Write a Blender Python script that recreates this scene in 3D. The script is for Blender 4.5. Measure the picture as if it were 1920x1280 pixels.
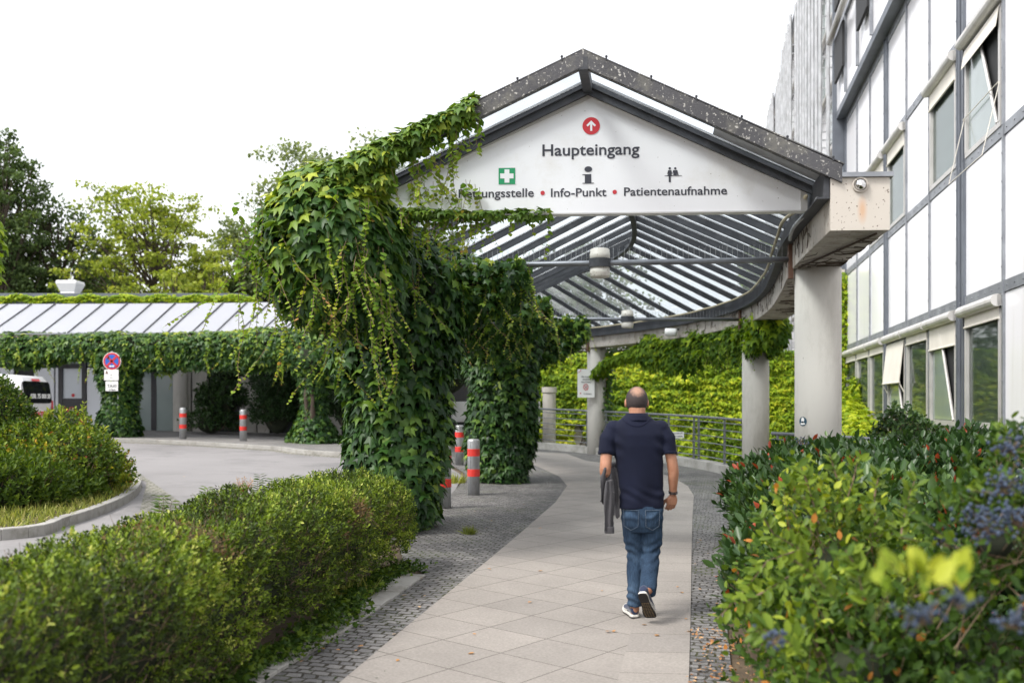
import bpy, bmesh, math, random
import numpy as np
from mathutils import Vector
S=bpy.context.scene
for o in list(bpy.data.objects): bpy.data.objects.remove(o)
random.seed(7); rng=np.random.default_rng(11)
H=1.684; F=1867.0; HY=760.0
COL=S.collection
# ---------------------------------------------------------------- camera
cam_d=bpy.data.cameras.new('camera'); cam=bpy.data.objects.new('camera',cam_d); COL.objects.link(cam)
cam.location=(0,0,H); cam.rotation_euler=(math.radians(90),0,0)
cam_d.sensor_width=36; cam_d.lens=35.006; cam_d.shift_y=0.0625; cam_d.clip_start=0.05; cam_d.clip_end=2000
cam_d.dof.use_dof=True; cam_d.dof.focus_distance=9.5; cam_d.dof.aperture_fstop=2.0
S.camera=cam
# ---------------------------------------------------------------- world and sun (bright overcast)
SUN_EL,SUN_AZ=math.radians(52),math.radians(235)   # azimuth clockwise from +Y: behind left of the camera
w=bpy.data.worlds.new("World"); S.world=w; w.use_nodes=True
nt=w.node_tree; nt.nodes.clear()
sky=nt.nodes.new('ShaderNodeTexSky'); sky.sky_type='NISHITA'; sky.sun_disc=False
sky.sun_elevation=SUN_EL; sky.sun_rotation=SUN_AZ; sky.air_density=1.0; sky.dust_density=4.0
hs=nt.nodes.new('ShaderNodeHueSaturation'); hs.inputs['Saturation'].default_value=0.3
ad=nt.nodes.new('ShaderNodeMixRGB'); ad.blend_type='ADD'; ad.inputs[0].default_value=1; ad.inputs[2].default_value=(6.4,6.4,6.6,1)
bg=nt.nodes.new('ShaderNodeBackground'); bg.inputs[1].default_value=0.12
wo=nt.nodes.new('ShaderNodeOutputWorld')
nt.links.new(sky.outputs[0],hs.inputs['Color']); nt.links.new(hs.outputs[0],ad.inputs[1]); nt.links.new(ad.outputs[0],bg.inputs[0]); nt.links.new(bg.outputs[0],wo.inputs[0])
sd=bpy.data.lights.new('sun','SUN'); sd.energy=2.4; sd.angle=math.radians(14); sd.color=(1,.96,.9)
so=bpy.data.objects.new('sun',sd); COL.objects.link(so)
dv=Vector((math.sin(SUN_AZ)*math.cos(SUN_EL),math.cos(SUN_AZ)*math.cos(SUN_EL),math.sin(SUN_EL)))
so.rotation_euler=dv.to_track_quat('Z','Y').to_euler(); so.location=(-20,-20,40)
S.view_settings.view_transform='Standard'; S.view_settings.look='None'; S.view_settings.gamma=1; S.view_settings.use_curve_mapping=False
S.view_settings.exposure=0.35
S.render.engine='CYCLES'
S.cycles.max_bounces=8; S.cycles.transparent_max_bounces=12

# ---------------------------------------------------------------- geometry helpers
def gz(x,y):
    return -.023*np.clip(x,-30,20)+.0126*np.clip(y,-5,60)
def P(px,py,dz=0):
    a=(py-HY)/F; k=(px-960)/F
    Y=H/(a+.0126-.023*k); return (k*Y,Y,float(gz(k*Y,Y))+dz)
def at(px,py,Y): return ((px-960)/F*Y,Y,H-(py-HY)/F*Y)
def wloc(o):
    v=Vector((0,0,0))
    while o is not None: v+=o.location; o=o.parent
    return v
def link(name,me,parent=None,mat=None,base=None):
    o=bpy.data.objects.new(name,me); COL.objects.link(o)
    if mat is not None:
        for m in (mat if isinstance(mat,(list,tuple)) else [mat]): me.materials.append(m)
    off=wloc(parent) if parent is not None else (Vector(base) if base is not None else Vector((0,0,0)))
    if off.length>0:
        n=len(me.vertices); a=np.empty(n*3,dtype=np.float32); me.vertices.foreach_get('co',a)
        a=a.reshape(-1,3)-np.array(off,dtype=np.float32); me.vertices.foreach_set('co',a.ravel()); me.update()
    if parent is not None: o.parent=parent
    elif base is not None: o.location=base
    return o
def tag(o,label,cat,group=None,kind=None):
    if label: o['label']=label
    if cat: o['category']=cat
    if group: o['group']=group
    if kind: o['kind']=kind
    return o
def struct(o): o['kind']='structure'; return o
def thing(name,loc,label,cat,group=None):
    o=bpy.data.objects.new(name,None); COL.objects.link(o); o.location=loc; o.empty_display_size=.1
    return tag(o,label,cat,group)
def dup(root,loc,label=None):
    r=root.copy(); COL.objects.link(r); r.location=loc
    if label: r['label']=label
    for ch in list(root.children):
        c=ch.copy(); COL.objects.link(c); c.parent=r
        for g in list(ch.children):
            d=g.copy(); COL.objects.link(d); d.parent=c
    return r
class MB:
    def __init__(s): s.v=[]; s.f=[]; s.m=[]; s.mi=0
    def add(s,vs,fs):
        n=len(s.v); s.v+= [tuple(map(float,p)) for p in vs]
        for f in fs: s.f.append([n+i for i in f]); s.m.append(s.mi)
        return s
    def hexa(s,b,t):
        return s.add(list(b)+list(t),[(3,2,1,0),(4,5,6,7),(0,1,5,4),(1,2,6,5),(2,3,7,6),(3,0,4,7)])
    def box(s,c,d,rz=0,ax=None):
        c=np.array(c,float); h=np.array(d,float)/2
        if ax is None:
            X=np.array([math.cos(rz),math.sin(rz),0]);Y=np.array([-math.sin(rz),math.cos(rz),0]);Z=np.array([0,0,1.])
        else: X,Y,Z=[np.array(a,float) for a in ax]
        q=lambda i,j,k:c+X*h[0]*i+Y*h[1]*j+Z*h[2]*k
        return s.hexa([q(-1,-1,-1),q(1,-1,-1),q(1,1,-1),q(-1,1,-1)],[q(-1,-1,1),q(1,-1,1),q(1,1,1),q(-1,1,1)])
    def bar(s,a,b,w,h,up=(0,0,1)):
        a=np.array(a,float);b=np.array(b,float);d=b-a;L=np.linalg.norm(d);d/=L
        X=np.cross(d,up);X/=np.linalg.norm(X);Z=np.cross(X,d)
        return s.box((a+b)/2,(w,L,h),ax=(X,d,Z))
    def tube(s,pts,r,n=8,cap=True,ry=None):
        pts=[np.array(p,float) for p in pts]; m=len(pts)
        rr=r if hasattr(r,'__len__') else [r]*m
        prev=None; rings=[]
        for i in range(m):
            d=pts[min(i+1,m-1)]-pts[max(i-1,0)]; d=d/(np.linalg.norm(d)+1e-9)
            if prev is None:
                u=np.array([0,0,1.]) if abs(d[2])<.9 else np.array([1.,0,0])
            else: u=prev
            u=u-d*np.dot(u,d); u/=np.linalg.norm(u)+1e-9; prev=u; v=np.cross(d,u)
            rings.append([pts[i]+rr[i]*(math.cos(2*math.pi*k/n)*u+math.sin(2*math.pi*k/n)*v) for k in range(n)])
        vs=[p for R in rings for p in R]; fs=[]
        for i in range(m-1):
            for k in range(n):
                a=i*n+k;b=i*n+(k+1)%n; fs.append((a,b,b+n,a+n))
        if cap: fs.append(tuple(range(n-1,-1,-1))); fs.append(tuple((m-1)*n+k for k in range(n)))
        return s.add(vs,fs)
    def rings(s,R,cap=True,closed=True):
        n=len(R[0]); vs=[p for r in R for p in r]; fs=[]
        for i in range(len(R)-1):
            for k in range(n if closed else n-1):
                a=i*n+k;b=i*n+(k+1)%n; fs.append((a,b,b+n,a+n))
        if cap: fs.append(tuple(range(n-1,-1,-1))); fs.append(tuple((len(R)-1)*n+k for k in range(n)))
        return s.add(vs,fs)
    def lathe(s,c,prof,n=20,axis=(0,0,1)):
        ax=np.array(axis,float);ax/=np.linalg.norm(ax)
        u=np.cross(ax,[0,0,1.]) if abs(ax[2])<.9 else np.array([1.,0,0]); u/=np.linalg.norm(u); v=np.cross(ax,u)
        c=np.array(c,float)
        return s.rings([[c+ax*z+r*(math.cos(2*math.pi*k/n)*u+math.sin(2*math.pi*k/n)*v) for k in range(n)] for r,z in prof])
    def prism(s,poly,ext):
        e=np.array(ext,float); n=len(poly); b=[np.array(p,float) for p in poly]; t=[p+e for p in b]
        return s.add(b+t,[tuple(range(n-1,-1,-1)),tuple(range(n,2*n))]+[(i,(i+1)%n,n+(i+1)%n,n+i) for i in range(n)])
    def blob(s,c,r,n=10,m=7,ax=None):
        c=np.array(c,float); r=np.array(r if hasattr(r,'__len__') else [r]*3,float); R=[]
        X,Y,Z=(np.eye(3) if ax is None else [np.array(a,float) for a in ax])
        for i in range(m+1):
            t=math.pi*(i/m)*.996+.002*math.pi
            R.append([c+X*r[0]*math.sin(t)*math.cos(2*math.pi*k/n)+Y*r[1]*math.sin(t)*math.sin(2*math.pi*k/n)-Z*r[2]*math.cos(t) for k in range(n)])
        return s.rings(R)
    def build(s,name,mat,parent=None,smooth=False,base=None,bevel=0,sub=0,recalc=True):
        me=bpy.data.meshes.new(name); me.from_pydata(s.v,[],s.f); me.update()
        if recalc:
            bm=bmesh.new(); bm.from_mesh(me); bmesh.ops.recalc_face_normals(bm,faces=bm.faces); bm.to_mesh(me); bm.free()
        me.polygons.foreach_set('material_index',s.m)
        o=link(name,me,parent,mat,base)
        if smooth: me.polygons.foreach_set('use_smooth',[True]*len(me.polygons))
        if bevel:
            b=o.modifiers.new('bevel','BEVEL'); b.width=bevel; b.segments=2; b.limit_method='ANGLE'; b.angle_limit=math.radians(40)
        if sub: q=o.modifiers.new('sub','SUBSURF'); q.levels=sub; q.render_levels=sub
        return o
def text_mesh(name,txt,mat,c,right,up,width=None,height=None,bold=.0,parent=None,thick=.003,lines=1):
    cu=bpy.data.curves.new(name,'FONT'); cu.body=txt; cu.size=1; cu.offset=bold; cu.extrude=.004; cu.align_x='CENTER'; cu.align_y='BOTTOM_BASELINE' if lines==1 else 'CENTER'
    cu.resolution_u=3
    t=bpy.data.objects.new(name,cu); COL.objects.link(t); bpy.context.view_layer.update()
    me=bpy.data.meshes.new_from_object(t.evaluated_get(bpy.context.evaluated_depsgraph_get())); bpy.data.objects.remove(t)
    n=len(me.vertices); a=np.empty(n*3,dtype=np.float32); me.vertices.foreach_get('co',a); a=a.reshape(-1,3)
    x0,x1=a[:,0].min(),a[:,0].max(); sx=(width/(x1-x0)) if width else None
    y1=a[:,1].max()-(0 if lines==1 else a[:,1].min())
    sy=(height/y1) if height else sx
    if sx is None: sx=sy
    r=np.array(right,float);r/=np.linalg.norm(r);u=np.array(up,float);nn=np.cross(r,u)
    x=(a[:,0]-(x0+x1)/2)*sx; y=a[:,1]*sy; z=a[:,2]/.004*thick
    co=np.array(c,float)+x[:,None]*r+y[:,None]*u+z[:,None]*nn
    me.vertices.foreach_set('co',co.astype(np.float32).ravel()); me.update(); me.materials.clear()
    return link(name,me,parent,mat)

# ---------------------------------------------------------------- materials
def newmat(name):
    m=bpy.data.materials.new(name); m.use_nodes=True; t=m.node_tree; b=t.nodes['Principled BSDF']; return m,t,b
def N(t,k,**kw):
    n=t.nodes.new(k)
    for a,v in kw.items():
        if a in n.inputs: n.inputs[a].default_value=v
        else: setattr(n,a,v)
    return n
def ramp(t,stops,mode='LINEAR'):
    r=t.nodes.new('ShaderNodeValToRGB'); r.color_ramp.interpolation=mode; e=r.color_ramp.elements
    for i,(p,c) in enumerate(stops):
        if i>=2: e.new(p)
        e[i].position=p; e[i].color=(*c,1) if len(c)==3 else c
    return r
def coords(t,scale=(1,1,1),rot=(0,0,0)):
    g=t.nodes.new('ShaderNodeNewGeometry'); m=t.nodes.new('ShaderNodeMapping'); m.inputs['Scale'].default_value=scale; m.inputs['Rotation'].default_value=rot
    t.links.new(g.outputs['Position'],m.inputs['Vector']); return m.outputs[0]
def pm(name,col,rough=.6,metal=0,var=.15,vs=2.0,bump=.15,bs=40,spec=.5,dirt=None,dscale=1.5,dth=(.5,.7),stretch=(1,1,1),speck=None,sth=(.62,.68),sscale=30):
    m,t,b=newmat(name); L=t.links
    co=coords(t,stretch)
    n1=N(t,'ShaderNodeTexNoise'); n1.inputs['Scale'].default_value=vs; n1.inputs['Detail'].default_value=6; L.new(co,n1.inputs['Vector'])
    c=np.array(col); r=ramp(t,[(.3,tuple(np.clip(c*(1-var),0,1))),(.7,tuple(np.clip(c*(1+var),0,1)))]); L.new(n1.outputs[0],r.inputs[0])
    out=r.outputs[0]
    if dirt is not None:
        n2=N(t,'ShaderNodeTexNoise'); n2.inputs['Scale'].default_value=dscale; n2.inputs['Detail'].default_value=9; n2.inputs['Roughness'].default_value=.7; L.new(co,n2.inputs['Vector'])
        r2=ramp(t,[(dth[0],(0,0,0)),(dth[1],(1,1,1))]); L.new(n2.outputs[0],r2.inputs[0])
        mx=N(t,'ShaderNodeMixRGB'); L.new(r2.outputs[0],mx.inputs[0]); L.new(out,mx.inputs[1]); mx.inputs[2].default_value=(*dirt,1); out=mx.outputs[0]
    if speck is not None:
        n3=N(t,'ShaderNodeTexNoise'); n3.inputs['Scale'].default_value=sscale; n3.inputs['Detail'].default_value=3; L.new(co,n3.inputs['Vector'])
        r3=ramp(t,[(sth[0],(0,0,0)),(sth[1],(1,1,1))]); L.new(n3.outputs[0],r3.inputs[0])
        mx=N(t,'ShaderNodeMixRGB'); L.new(r3.outputs[0],mx.inputs[0]); L.new(out,mx.inputs[1]); mx.inputs[2].default_value=(*speck,1); out=mx.outputs[0]
    L.new(out,b.inputs['Base Color'])
    b.inputs['Roughness'].default_value=rough; b.inputs['Metallic'].default_value=metal; b.inputs['Specular IOR Level'].default_value=spec
    if bump:
        nb=N(t,'ShaderNodeTexNoise'); nb.inputs['Scale'].default_value=bs; nb.inputs['Detail'].default_value=5; L.new(co,nb.inputs['Vector'])
        bp=N(t,'ShaderNodeBump'); bp.inputs['Strength'].default_value=bump; bp.inputs['Distance'].default_value=.01; L.new(nb.outputs[0],bp.inputs['Height']); L.new(bp.outputs[0],b.inputs['Normal'])
    return m
def leafmat(name,stops,trans=.3,rough=.5,spec=.16):
    m,t,b=newmat(name); L=t.links
    a=N(t,'ShaderNodeAttribute'); a.attribute_name='tint'
    r=ramp(t,stops); L.new(a.outputs['Fac'],r.inputs[0])
    L.new(r.outputs[0],b.inputs['Base Color']); b.inputs['Roughness'].default_value=rough; b.inputs['Specular IOR Level'].default_value=spec
    tr=N(t,'ShaderNodeBsdfTranslucent'); mc=N(t,'ShaderNodeMixRGB',blend_type='MULTIPLY'); mc.inputs[0].default_value=1; mc.inputs[2].default_value=(1.5,1.5,.5,1)
    L.new(r.outputs[0],mc.inputs[1]); L.new(mc.outputs[0],tr.inputs[0])
    mx=N(t,'ShaderNodeMixShader'); mx.inputs[0].default_value=trans
    L.new(b.outputs[0],mx.inputs[1]); L.new(tr.outputs[0],mx.inputs[2]); L.new(mx.outputs[0],t.nodes['Material Output'].inputs['Surface'])
    return m
def glassmat(name,tint=(.8,.85,.87),dust=.12,gloss_r=.03,refl=1.0,trc=(.85,.92,.93)):
    m,t,b=newmat(name); L=t.links; t.nodes.remove(b)
    tp=N(t,'ShaderNodeBsdfTransparent'); tp.inputs[0].default_value=(*trc,1)
    df=N(t,'ShaderNodeBsdfTranslucent'); df.inputs[0].default_value=(*tint,1)
    gl=N(t,'ShaderNodeBsdfGlossy'); gl.inputs['Roughness'].default_value=gloss_r
    no=N(t,'ShaderNodeTexNoise'); no.inputs['Scale'].default_value=1.4; no.inputs['Detail'].default_value=6; L.new(coords(t,(1,1,3)),no.inputs['Vector'])
    r=ramp(t,[(.35,(dust*.5,)*3),(.75,(dust*1.8,)*3)]); L.new(no.outputs[0],r.inputs[0])
    m1=N(t,'ShaderNodeMixShader'); L.new(r.outputs[0],m1.inputs[0]); L.new(tp.outputs[0],m1.inputs[1]); L.new(df.outputs[0],m1.inputs[2])
    fr=N(t,'ShaderNodeFresnel'); fr.inputs[0].default_value=1.45
    m2=N(t,'ShaderNodeMixShader'); fm=N(t,'ShaderNodeMath',operation='MULTIPLY'); fm.inputs[1].default_value=refl; L.new(fr.outputs[0],fm.inputs[0]); L.new(fm.outputs[0],m2.inputs[0]); L.new(m1.outputs[0],m2.inputs[1]); L.new(gl.outputs[0],m2.inputs[2])
    L.new(m2.outputs[0],t.nodes['Material Output'].inputs['Surface']); return m
def tmat(*a,**k):
    m=pm(*a,**k); t=m.node_tree; b=t.nodes['Principled BSDF']; tr=N(t,'ShaderNodeBsdfTranslucent'); tr.inputs[0].default_value=(.9,.92,.95,1); mx=N(t,'ShaderNodeMixShader'); mx.inputs[0].default_value=.55
    t.links.new(b.outputs[0],mx.inputs[1]); t.links.new(tr.outputs[0],mx.inputs[2]); t.links.new(mx.outputs[0],t.nodes['Material Output'].inputs['Surface']); return m
def paving(name,bw,bh,c1,c2,mortar,msize=.02,rot=0,bump=.4,distort=0,offset=.5,rough=.8,var=.35,moss=None):
    m,t,b=newmat(name); L=t.links; co=coords(t,(1,1,1),(0,0,rot))
    if distort:
        nd=N(t,'ShaderNodeTexNoise'); nd.inputs['Scale'].default_value=1.0/bw*.6; L.new(co,nd.inputs['Vector'])
        mm=N(t,'ShaderNodeVectorMath',operation='MULTIPLY_ADD'); L.new(nd.outputs['Color'],mm.inputs[0]); mm.inputs[1].default_value=(distort,)*3; L.new(co,mm.inputs[2]); co2=mm.outputs[0]
    else: co2=co
    br=N(t,'ShaderNodeTexBrick'); br.inputs['Scale'].default_value=1; br.inputs['Brick Width'].default_value=bw; br.inputs['Row Height'].default_value=bh
    br.inputs['Mortar Size'].default_value=msize; br.inputs['Mortar Smooth'].default_value=.3; br.offset=offset; br.squash=1
    br.inputs['Color1'].default_value=(*c1,1); br.inputs['Color2'].default_value=(*c2,1); br.inputs['Mortar'].default_value=(*mortar,1)
    L.new(co2,br.inputs['Vector'])
    n1=N(t,'ShaderNodeTexNoise'); n1.inputs['Scale'].default_value=.9; n1.inputs['Detail'].default_value=8; n1.inputs['Roughness'].default_value=.65; L.new(co,n1.inputs['Vector'])
    r1=ramp(t,[(.3,(1-var,)*3),(.7,(1+var*.3,)*3)]); L.new(n1.outputs[0],r1.inputs[0])
    mx=N(t,'ShaderNodeMixRGB',blend_type='MULTIPLY'); mx.inputs[0].default_value=1; L.new(br.outputs[0],mx.inputs[1]); L.new(r1.outputs[0],mx.inputs[2]); out=mx.outputs[0]
    n2=N(t,'ShaderNodeTexNoise'); n2.inputs['Scale'].default_value=60; n2.inputs['Detail'].default_value=3; L.new(co,n2.inputs['Vector'])
    r2=ramp(t,[(.3,(.85,)*3),(.7,(1.12,)*3)]); L.new(n2.outputs[0],r2.inputs[0])
    m3=N(t,'ShaderNodeMixRGB',blend_type='MULTIPLY'); m3.inputs[0].default_value=1; L.new(out,m3.inputs[1]); L.new(r2.outputs[0],m3.inputs[2]); out=m3.outputs[0]
    if moss:
        n4=N(t,'ShaderNodeTexNoise'); n4.inputs['Scale'].default_value=1.6; n4.inputs['Detail'].default_value=5; L.new(co,n4.inputs['Vector'])
        r4=ramp(t,[(.5,(0,0,0)),(.66,(1,1,1))]); L.new(n4.outputs[0],r4.inputs[0])
        mu=N(t,'ShaderNodeMath',operation='MULTIPLY'); L.new(r4.outputs[0],mu.inputs[0]); L.new(br.outputs['Fac'],mu.inputs[1])
        m5=N(t,'ShaderNodeMixRGB'); L.new(mu.outputs[0],m5.inputs[0]); L.new(out,m5.inputs[1]); m5.inputs[2].default_value=(*moss,1); out=m5.outputs[0]
    L.new(out,b.inputs['Base Color']); b.inputs['Roughness'].default_value=rough; b.inputs['Specular IOR Level'].default_value=.3
    su=N(t,'ShaderNodeMath',operation='MULTIPLY_ADD'); L.new(br.outputs['Fac'],su.inputs[0]); su.inputs[1].default_value=-1; L.new(n2.outputs[0],su.inputs[2])
    bp=N(t,'ShaderNodeBump'); bp.inputs['Strength'].default_value=bump; bp.inputs['Distance'].default_value=.01; L.new(su.outputs[0],bp.inputs['Height']); L.new(bp.outputs[0],b.inputs['Normal'])
    return m
M={}
M['concrete']=pm('concrete',(.47,.43,.38),.85,var=.1,vs=1.5,bump=.25,bs=60,dirt=(.3,.27,.22),dscale=2.2,dth=(.52,.8),speck=(.07,.05,.04),sth=(.69,.72),sscale=26)
M['concrete_stem']=pm('concrete_with_dead_stems',(.42,.39,.35),.85,var=.12,vs=1.5,bump=.3,bs=60,dirt=(.2,.17,.13),dscale=3.5,dth=(.45,.7),speck=(.08,.06,.045),sth=(.64,.7),sscale=30,stretch=(1,1,.6))
M['column']=pm('smooth_concrete',(.5,.48,.44),.8,var=.07,vs=1.2,bump=.12,bs=80,dirt=(.3,.28,.24),dscale=2.2,dth=(.48,.8),stretch=(1,1,.3),speck=(.1,.09,.08),sth=(.74,.77),sscale=22)
M['kerb']=pm('kerb_concrete',(.33,.32,.3),.85,var=.15,bump=.3,bs=50,dirt=(.18,.17,.14),dscale=3)
M['asphalt']=pm('asphalt',(.235,.225,.225),.9,var=.1,vs=.5,bump=.4,bs=180,speck=(.33,.32,.31),sth=(.58,.75),sscale=90,dirt=(.165,.16,.16),dscale=.45,dth=(.5,.62))
M['soil']=pm('soil',(.09,.065,.04),.95,var=.4,vs=5,bump=.6,bs=30)
M['slab']=paving('path_slabs',.5,.5,(.325,.297,.27),(.285,.262,.24),(.1,.088,.075),.0045,rot=math.radians(38),bump=.2,offset=0,var=.2)
M['slab_edge']=paving('path_border_slabs',3,.5,(.318,.291,.265),(.28,.258,.238),(.13,.115,.1),.004,rot=0,bump=.15,offset=0,var=.18)
M['cobble']=paving('dark_cobbles',.105,.08,(.27,.262,.255),(.15,.147,.148),(.06,.053,.043),.009,rot=math.radians(12),bump=.9,distort=.1,var=.4,moss=(.06,.07,.02))
M['light_cobble']=paving('light_cobbles',.14,.11,(.33,.31,.28),(.24,.23,.21),(.1,.11,.05),.012,rot=math.radians(-40),bump=.9,distort=.1,var=.3)
M['pave']=paving('pavement_slabs',.35,.35,(.25,.24,.23),(.2,.195,.19),(.1,.09,.08),.006,rot=0,bump=.2,var=.25)
M['steel']=pm('grey_painted_steel',(.05,.053,.06),.55,.0,spec=.25,var=.25,vs=3,bump=.05,dirt=(.11,.11,.115),dscale=4,dth=(.5,.85))
M['fascia']=pm('lichen_fascia',(.068,.068,.074),.7,.1,var=.2,bump=.3,bs=50,dirt=(.17,.165,.14),dscale=3,dth=(.5,.7),speck=(.42,.41,.38),sth=(.6,.68),sscale=38)
M['rust']=pm('rusty_steel',(.17,.09,.06),.85,.1,var=.4,vs=6,bump=.3,dirt=(.12,.12,.13),dscale=6)
M['galv']=pm('galvanised_steel',(.43,.44,.45),.42,.55,var=.2,vs=7,bump=.08,bs=60,dirt=(.3,.3,.3),dscale=6,stretch=(1,1,.4))
M['rail']=pm('railing_steel',(.22,.23,.25),.4,.5,var=.15,vs=5,bump=.05)
M['facrail']=pm('facade_rail_metal',(.27,.285,.31),.45,.45,var=.2,vs=2.5,bump=.06,dirt=(.16,.17,.19),dscale=2,dth=(.45,.75))
M['darkmull']=pm('dark_mullion',(.13,.145,.17),.5,.3,var=.15,vs=2)
M['panel']=pm('white_enamel_panel',(.86,.86,.885),.16,0,var=.03,vs=.5,bump=.02,bs=3,dirt=(.7,.69,.66),dscale=1.5,dth=(.52,.85),stretch=(2,2,.12))
M['alu']=pm('aluminium_frame',(.5,.49,.475),.5,.2,var=.1,vs=3,bump=.05)
M['roller']=pm('roller_box',(.58,.57,.55),.45,.1,var=.08,vs=2,dirt=(.4,.38,.34),dscale=3,dth=(.5,.8))
M['blind']=pm('cream_blind',(.72,.69,.62),.85,var=.06)
M['white']=pm('white_plastic',(.8,.8,.78),.4,var=.04,bump=.02)
M['signw']=pm('sign_white',(.79,.795,.81),.35,var=.025,vs=.7,bump=.02,bs=5,speck=(.16,.12,.09),sth=(.735,.75),sscale=30,dirt=(.64,.62,.57),dscale=1.6,dth=(.55,.88))
M['ink']=pm('dark_lettering',(.03,.032,.045),.5,var=.05,bump=0)
M['red']=pm('sign_red',(.52,.02,.03),.4,var=.05,bump=0)
M['green']=pm('sign_green',(.0,.27,.1),.4,var=.05,bump=0)
M['blue']=pm('sign_blue',(.01,.1,.45),.4,var=.05,bump=0)
M['bolred']=pm('bollard_red',(.62,.03,.02),.45,var=.12,vs=9,bump=.05)
M['black']=pm('black_frame',(.012,.012,.016),.35,var=.2,bump=.02)
M['dark']=pm('dark_interior',(.015,.016,.018),.7,var=.2)
M['frost']=pm('frosted_pane',(.58,.62,.66),.12,0,var=.08,vs=.8,bump=.02,bs=2)
M['pale_panel']=pm('pale_wall_panel',(.74,.76,.8),.4,var=.04,vs=1,stretch=(1,1,.3),bump=.03)
M['greenglass']=pm('greenish_pane',(.24,.29,.28),.1,0,var=.12,vs=.8,bump=.02,bs=2)
M['roofpanel']=tmat('milky_roof_panel',(.6,.61,.65),.25,0,var=.03,vs=.7,bump=.03,bs=4,dirt=(.6,.58,.56),dscale=1.2,dth=(.6,.85))
M['lampw']=pm('lamp_cream',(.62,.59,.53),.5,var=.08,dirt=(.35,.3,.24),dscale=9,dth=(.55,.8),speck=(.2,.15,.1),sth=(.66,.7),sscale=40)
M['chrome']=pm('mirror_dome',(.6,.6,.6),.04,1,var=.02,bump=0)
M['conduit']=pm('yellowish_conduit',(.5,.44,.3),.5,var=.15,vs=5)
M['bluebin']=pm('blue_bin',(.05,.17,.3),.5,var=.2,vs=6)
M['bark']=pm('bark',(.07,.052,.038),.95,var=.4,vs=8,bump=.8,bs=30,stretch=(1,1,.3))
M['twig']=pm('twig',(.17,.115,.075),.9,var=.4,vs=10,bump=0)
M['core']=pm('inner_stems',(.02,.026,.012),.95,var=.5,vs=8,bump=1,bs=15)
M['carpaint']=pm('white_car_paint',(.8,.8,.81),.15,var=.01,bump=0)
M['carglass']=pm('car_glass',(.012,.013,.015),.05,var=.1,bump=0)
M['tyre']=pm('tyre',(.02,.02,.02),.85,var=.1)
M['glass']=glassmat('roof_glass',dust=.2,refl=.3,tint=(.75,.8,.84),trc=(.84,.9,.93))
M['winglass']=glassmat('window_glass',tint=(.6,.64,.62),dust=.1,gloss_r=.03,trc=(.78,.84,.82),refl=.8)
M['curtain']=pm('curtain',(.72,.74,.7),.9,var=.12,vs=3,stretch=(6,6,.4),bump=.2,bs=4)
M['room']=pm('room_dark',(.07,.075,.075),.9,var=.3,vs=1)
# leaf tones (attribute tint per leaf)
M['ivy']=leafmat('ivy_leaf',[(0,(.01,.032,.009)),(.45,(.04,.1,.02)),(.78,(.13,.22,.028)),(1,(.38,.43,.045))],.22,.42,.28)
M['ivyyoung']=leafmat('young_ivy_leaf',[(0,(.09,.18,.025)),(.6,(.22,.32,.04)),(.92,(.36,.4,.06)),(1,(.36,.2,.08))],.35)
M['ivylight']=leafmat('bright_ivy_leaf',[(0,(.05,.11,.012)),(.4,(.2,.31,.02)),(.8,(.43,.5,.03)),(1,(.58,.57,.05))],.35,.5)
M['hedge']=leafmat('hedge_leaf',[(0,(.02,.03,.01)),(.35,(.065,.105,.016)),(.6,(.14,.21,.025)),(.85,(.28,.36,.045)),(.97,(.45,.47,.12)),(1,(.14,.085,.04))],.25,.4)
M['brownleaf']=leafmat('brown_leaf',[(0,(.09,.055,.025)),(1,(.22,.14,.06))],.2)
M['darkshrub']=leafmat('dark_long_leaf',[(0,(.018,.045,.014)),(.6,(.045,.095,.025)),(.9,(.1,.17,.035)),(.93,(.26,.05,.02)),(1,(.33,.05,.02))],.2,.36,.35)
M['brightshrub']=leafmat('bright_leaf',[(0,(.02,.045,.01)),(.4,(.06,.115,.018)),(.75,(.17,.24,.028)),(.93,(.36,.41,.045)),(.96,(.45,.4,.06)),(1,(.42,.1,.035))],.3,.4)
M['islandleaf']=leafmat('island_leaf',[(0,(.03,.06,.012)),(.5,(.09,.15,.02)),(.88,(.26,.32,.03)),(.95,(.5,.36,.03)),(1,(.28,.07,.04))],.28,.42)
M['sprayleaf']=leafmat('yellow_green_spray',[(0,(.12,.2,.02)),(1,(.4,.43,.05))],.35)
M['treedark']=leafmat('dark_tree_leaf',[(0,(.045,.075,.03)),(.6,(.11,.165,.06)),(1,(.22,.28,.1))],.3,.5)
M['treeyellow']=leafmat('yellow_tree_leaf',[(0,(.12,.17,.03)),(.5,(.3,.36,.06)),(1,(.55,.52,.13))],.35,.5)
M['treegrey']=leafmat('grey_green_tree_leaf',[(0,(.1,.13,.07)),(.5,(.2,.25,.13)),(1,(.36,.38,.2))],.35,.5)
M['grass']=leafmat('grass_blade',[(0,(.05,.08,.02)),(.6,(.3,.33,.08)),(1,(.5,.44,.2))],.3)
M['fallen']=leafmat('fallen_leaf',[(0,(.3,.12,.04)),(.5,(.45,.24,.1)),(1,(.5,.34,.2))],.1)
M['berry']=pm('blue_berry',(.02,.033,.065),.5,var=.5,vs=40,bump=0,dirt=(.08,.12,.19),dscale=50,dth=(.45,.75))
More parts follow.
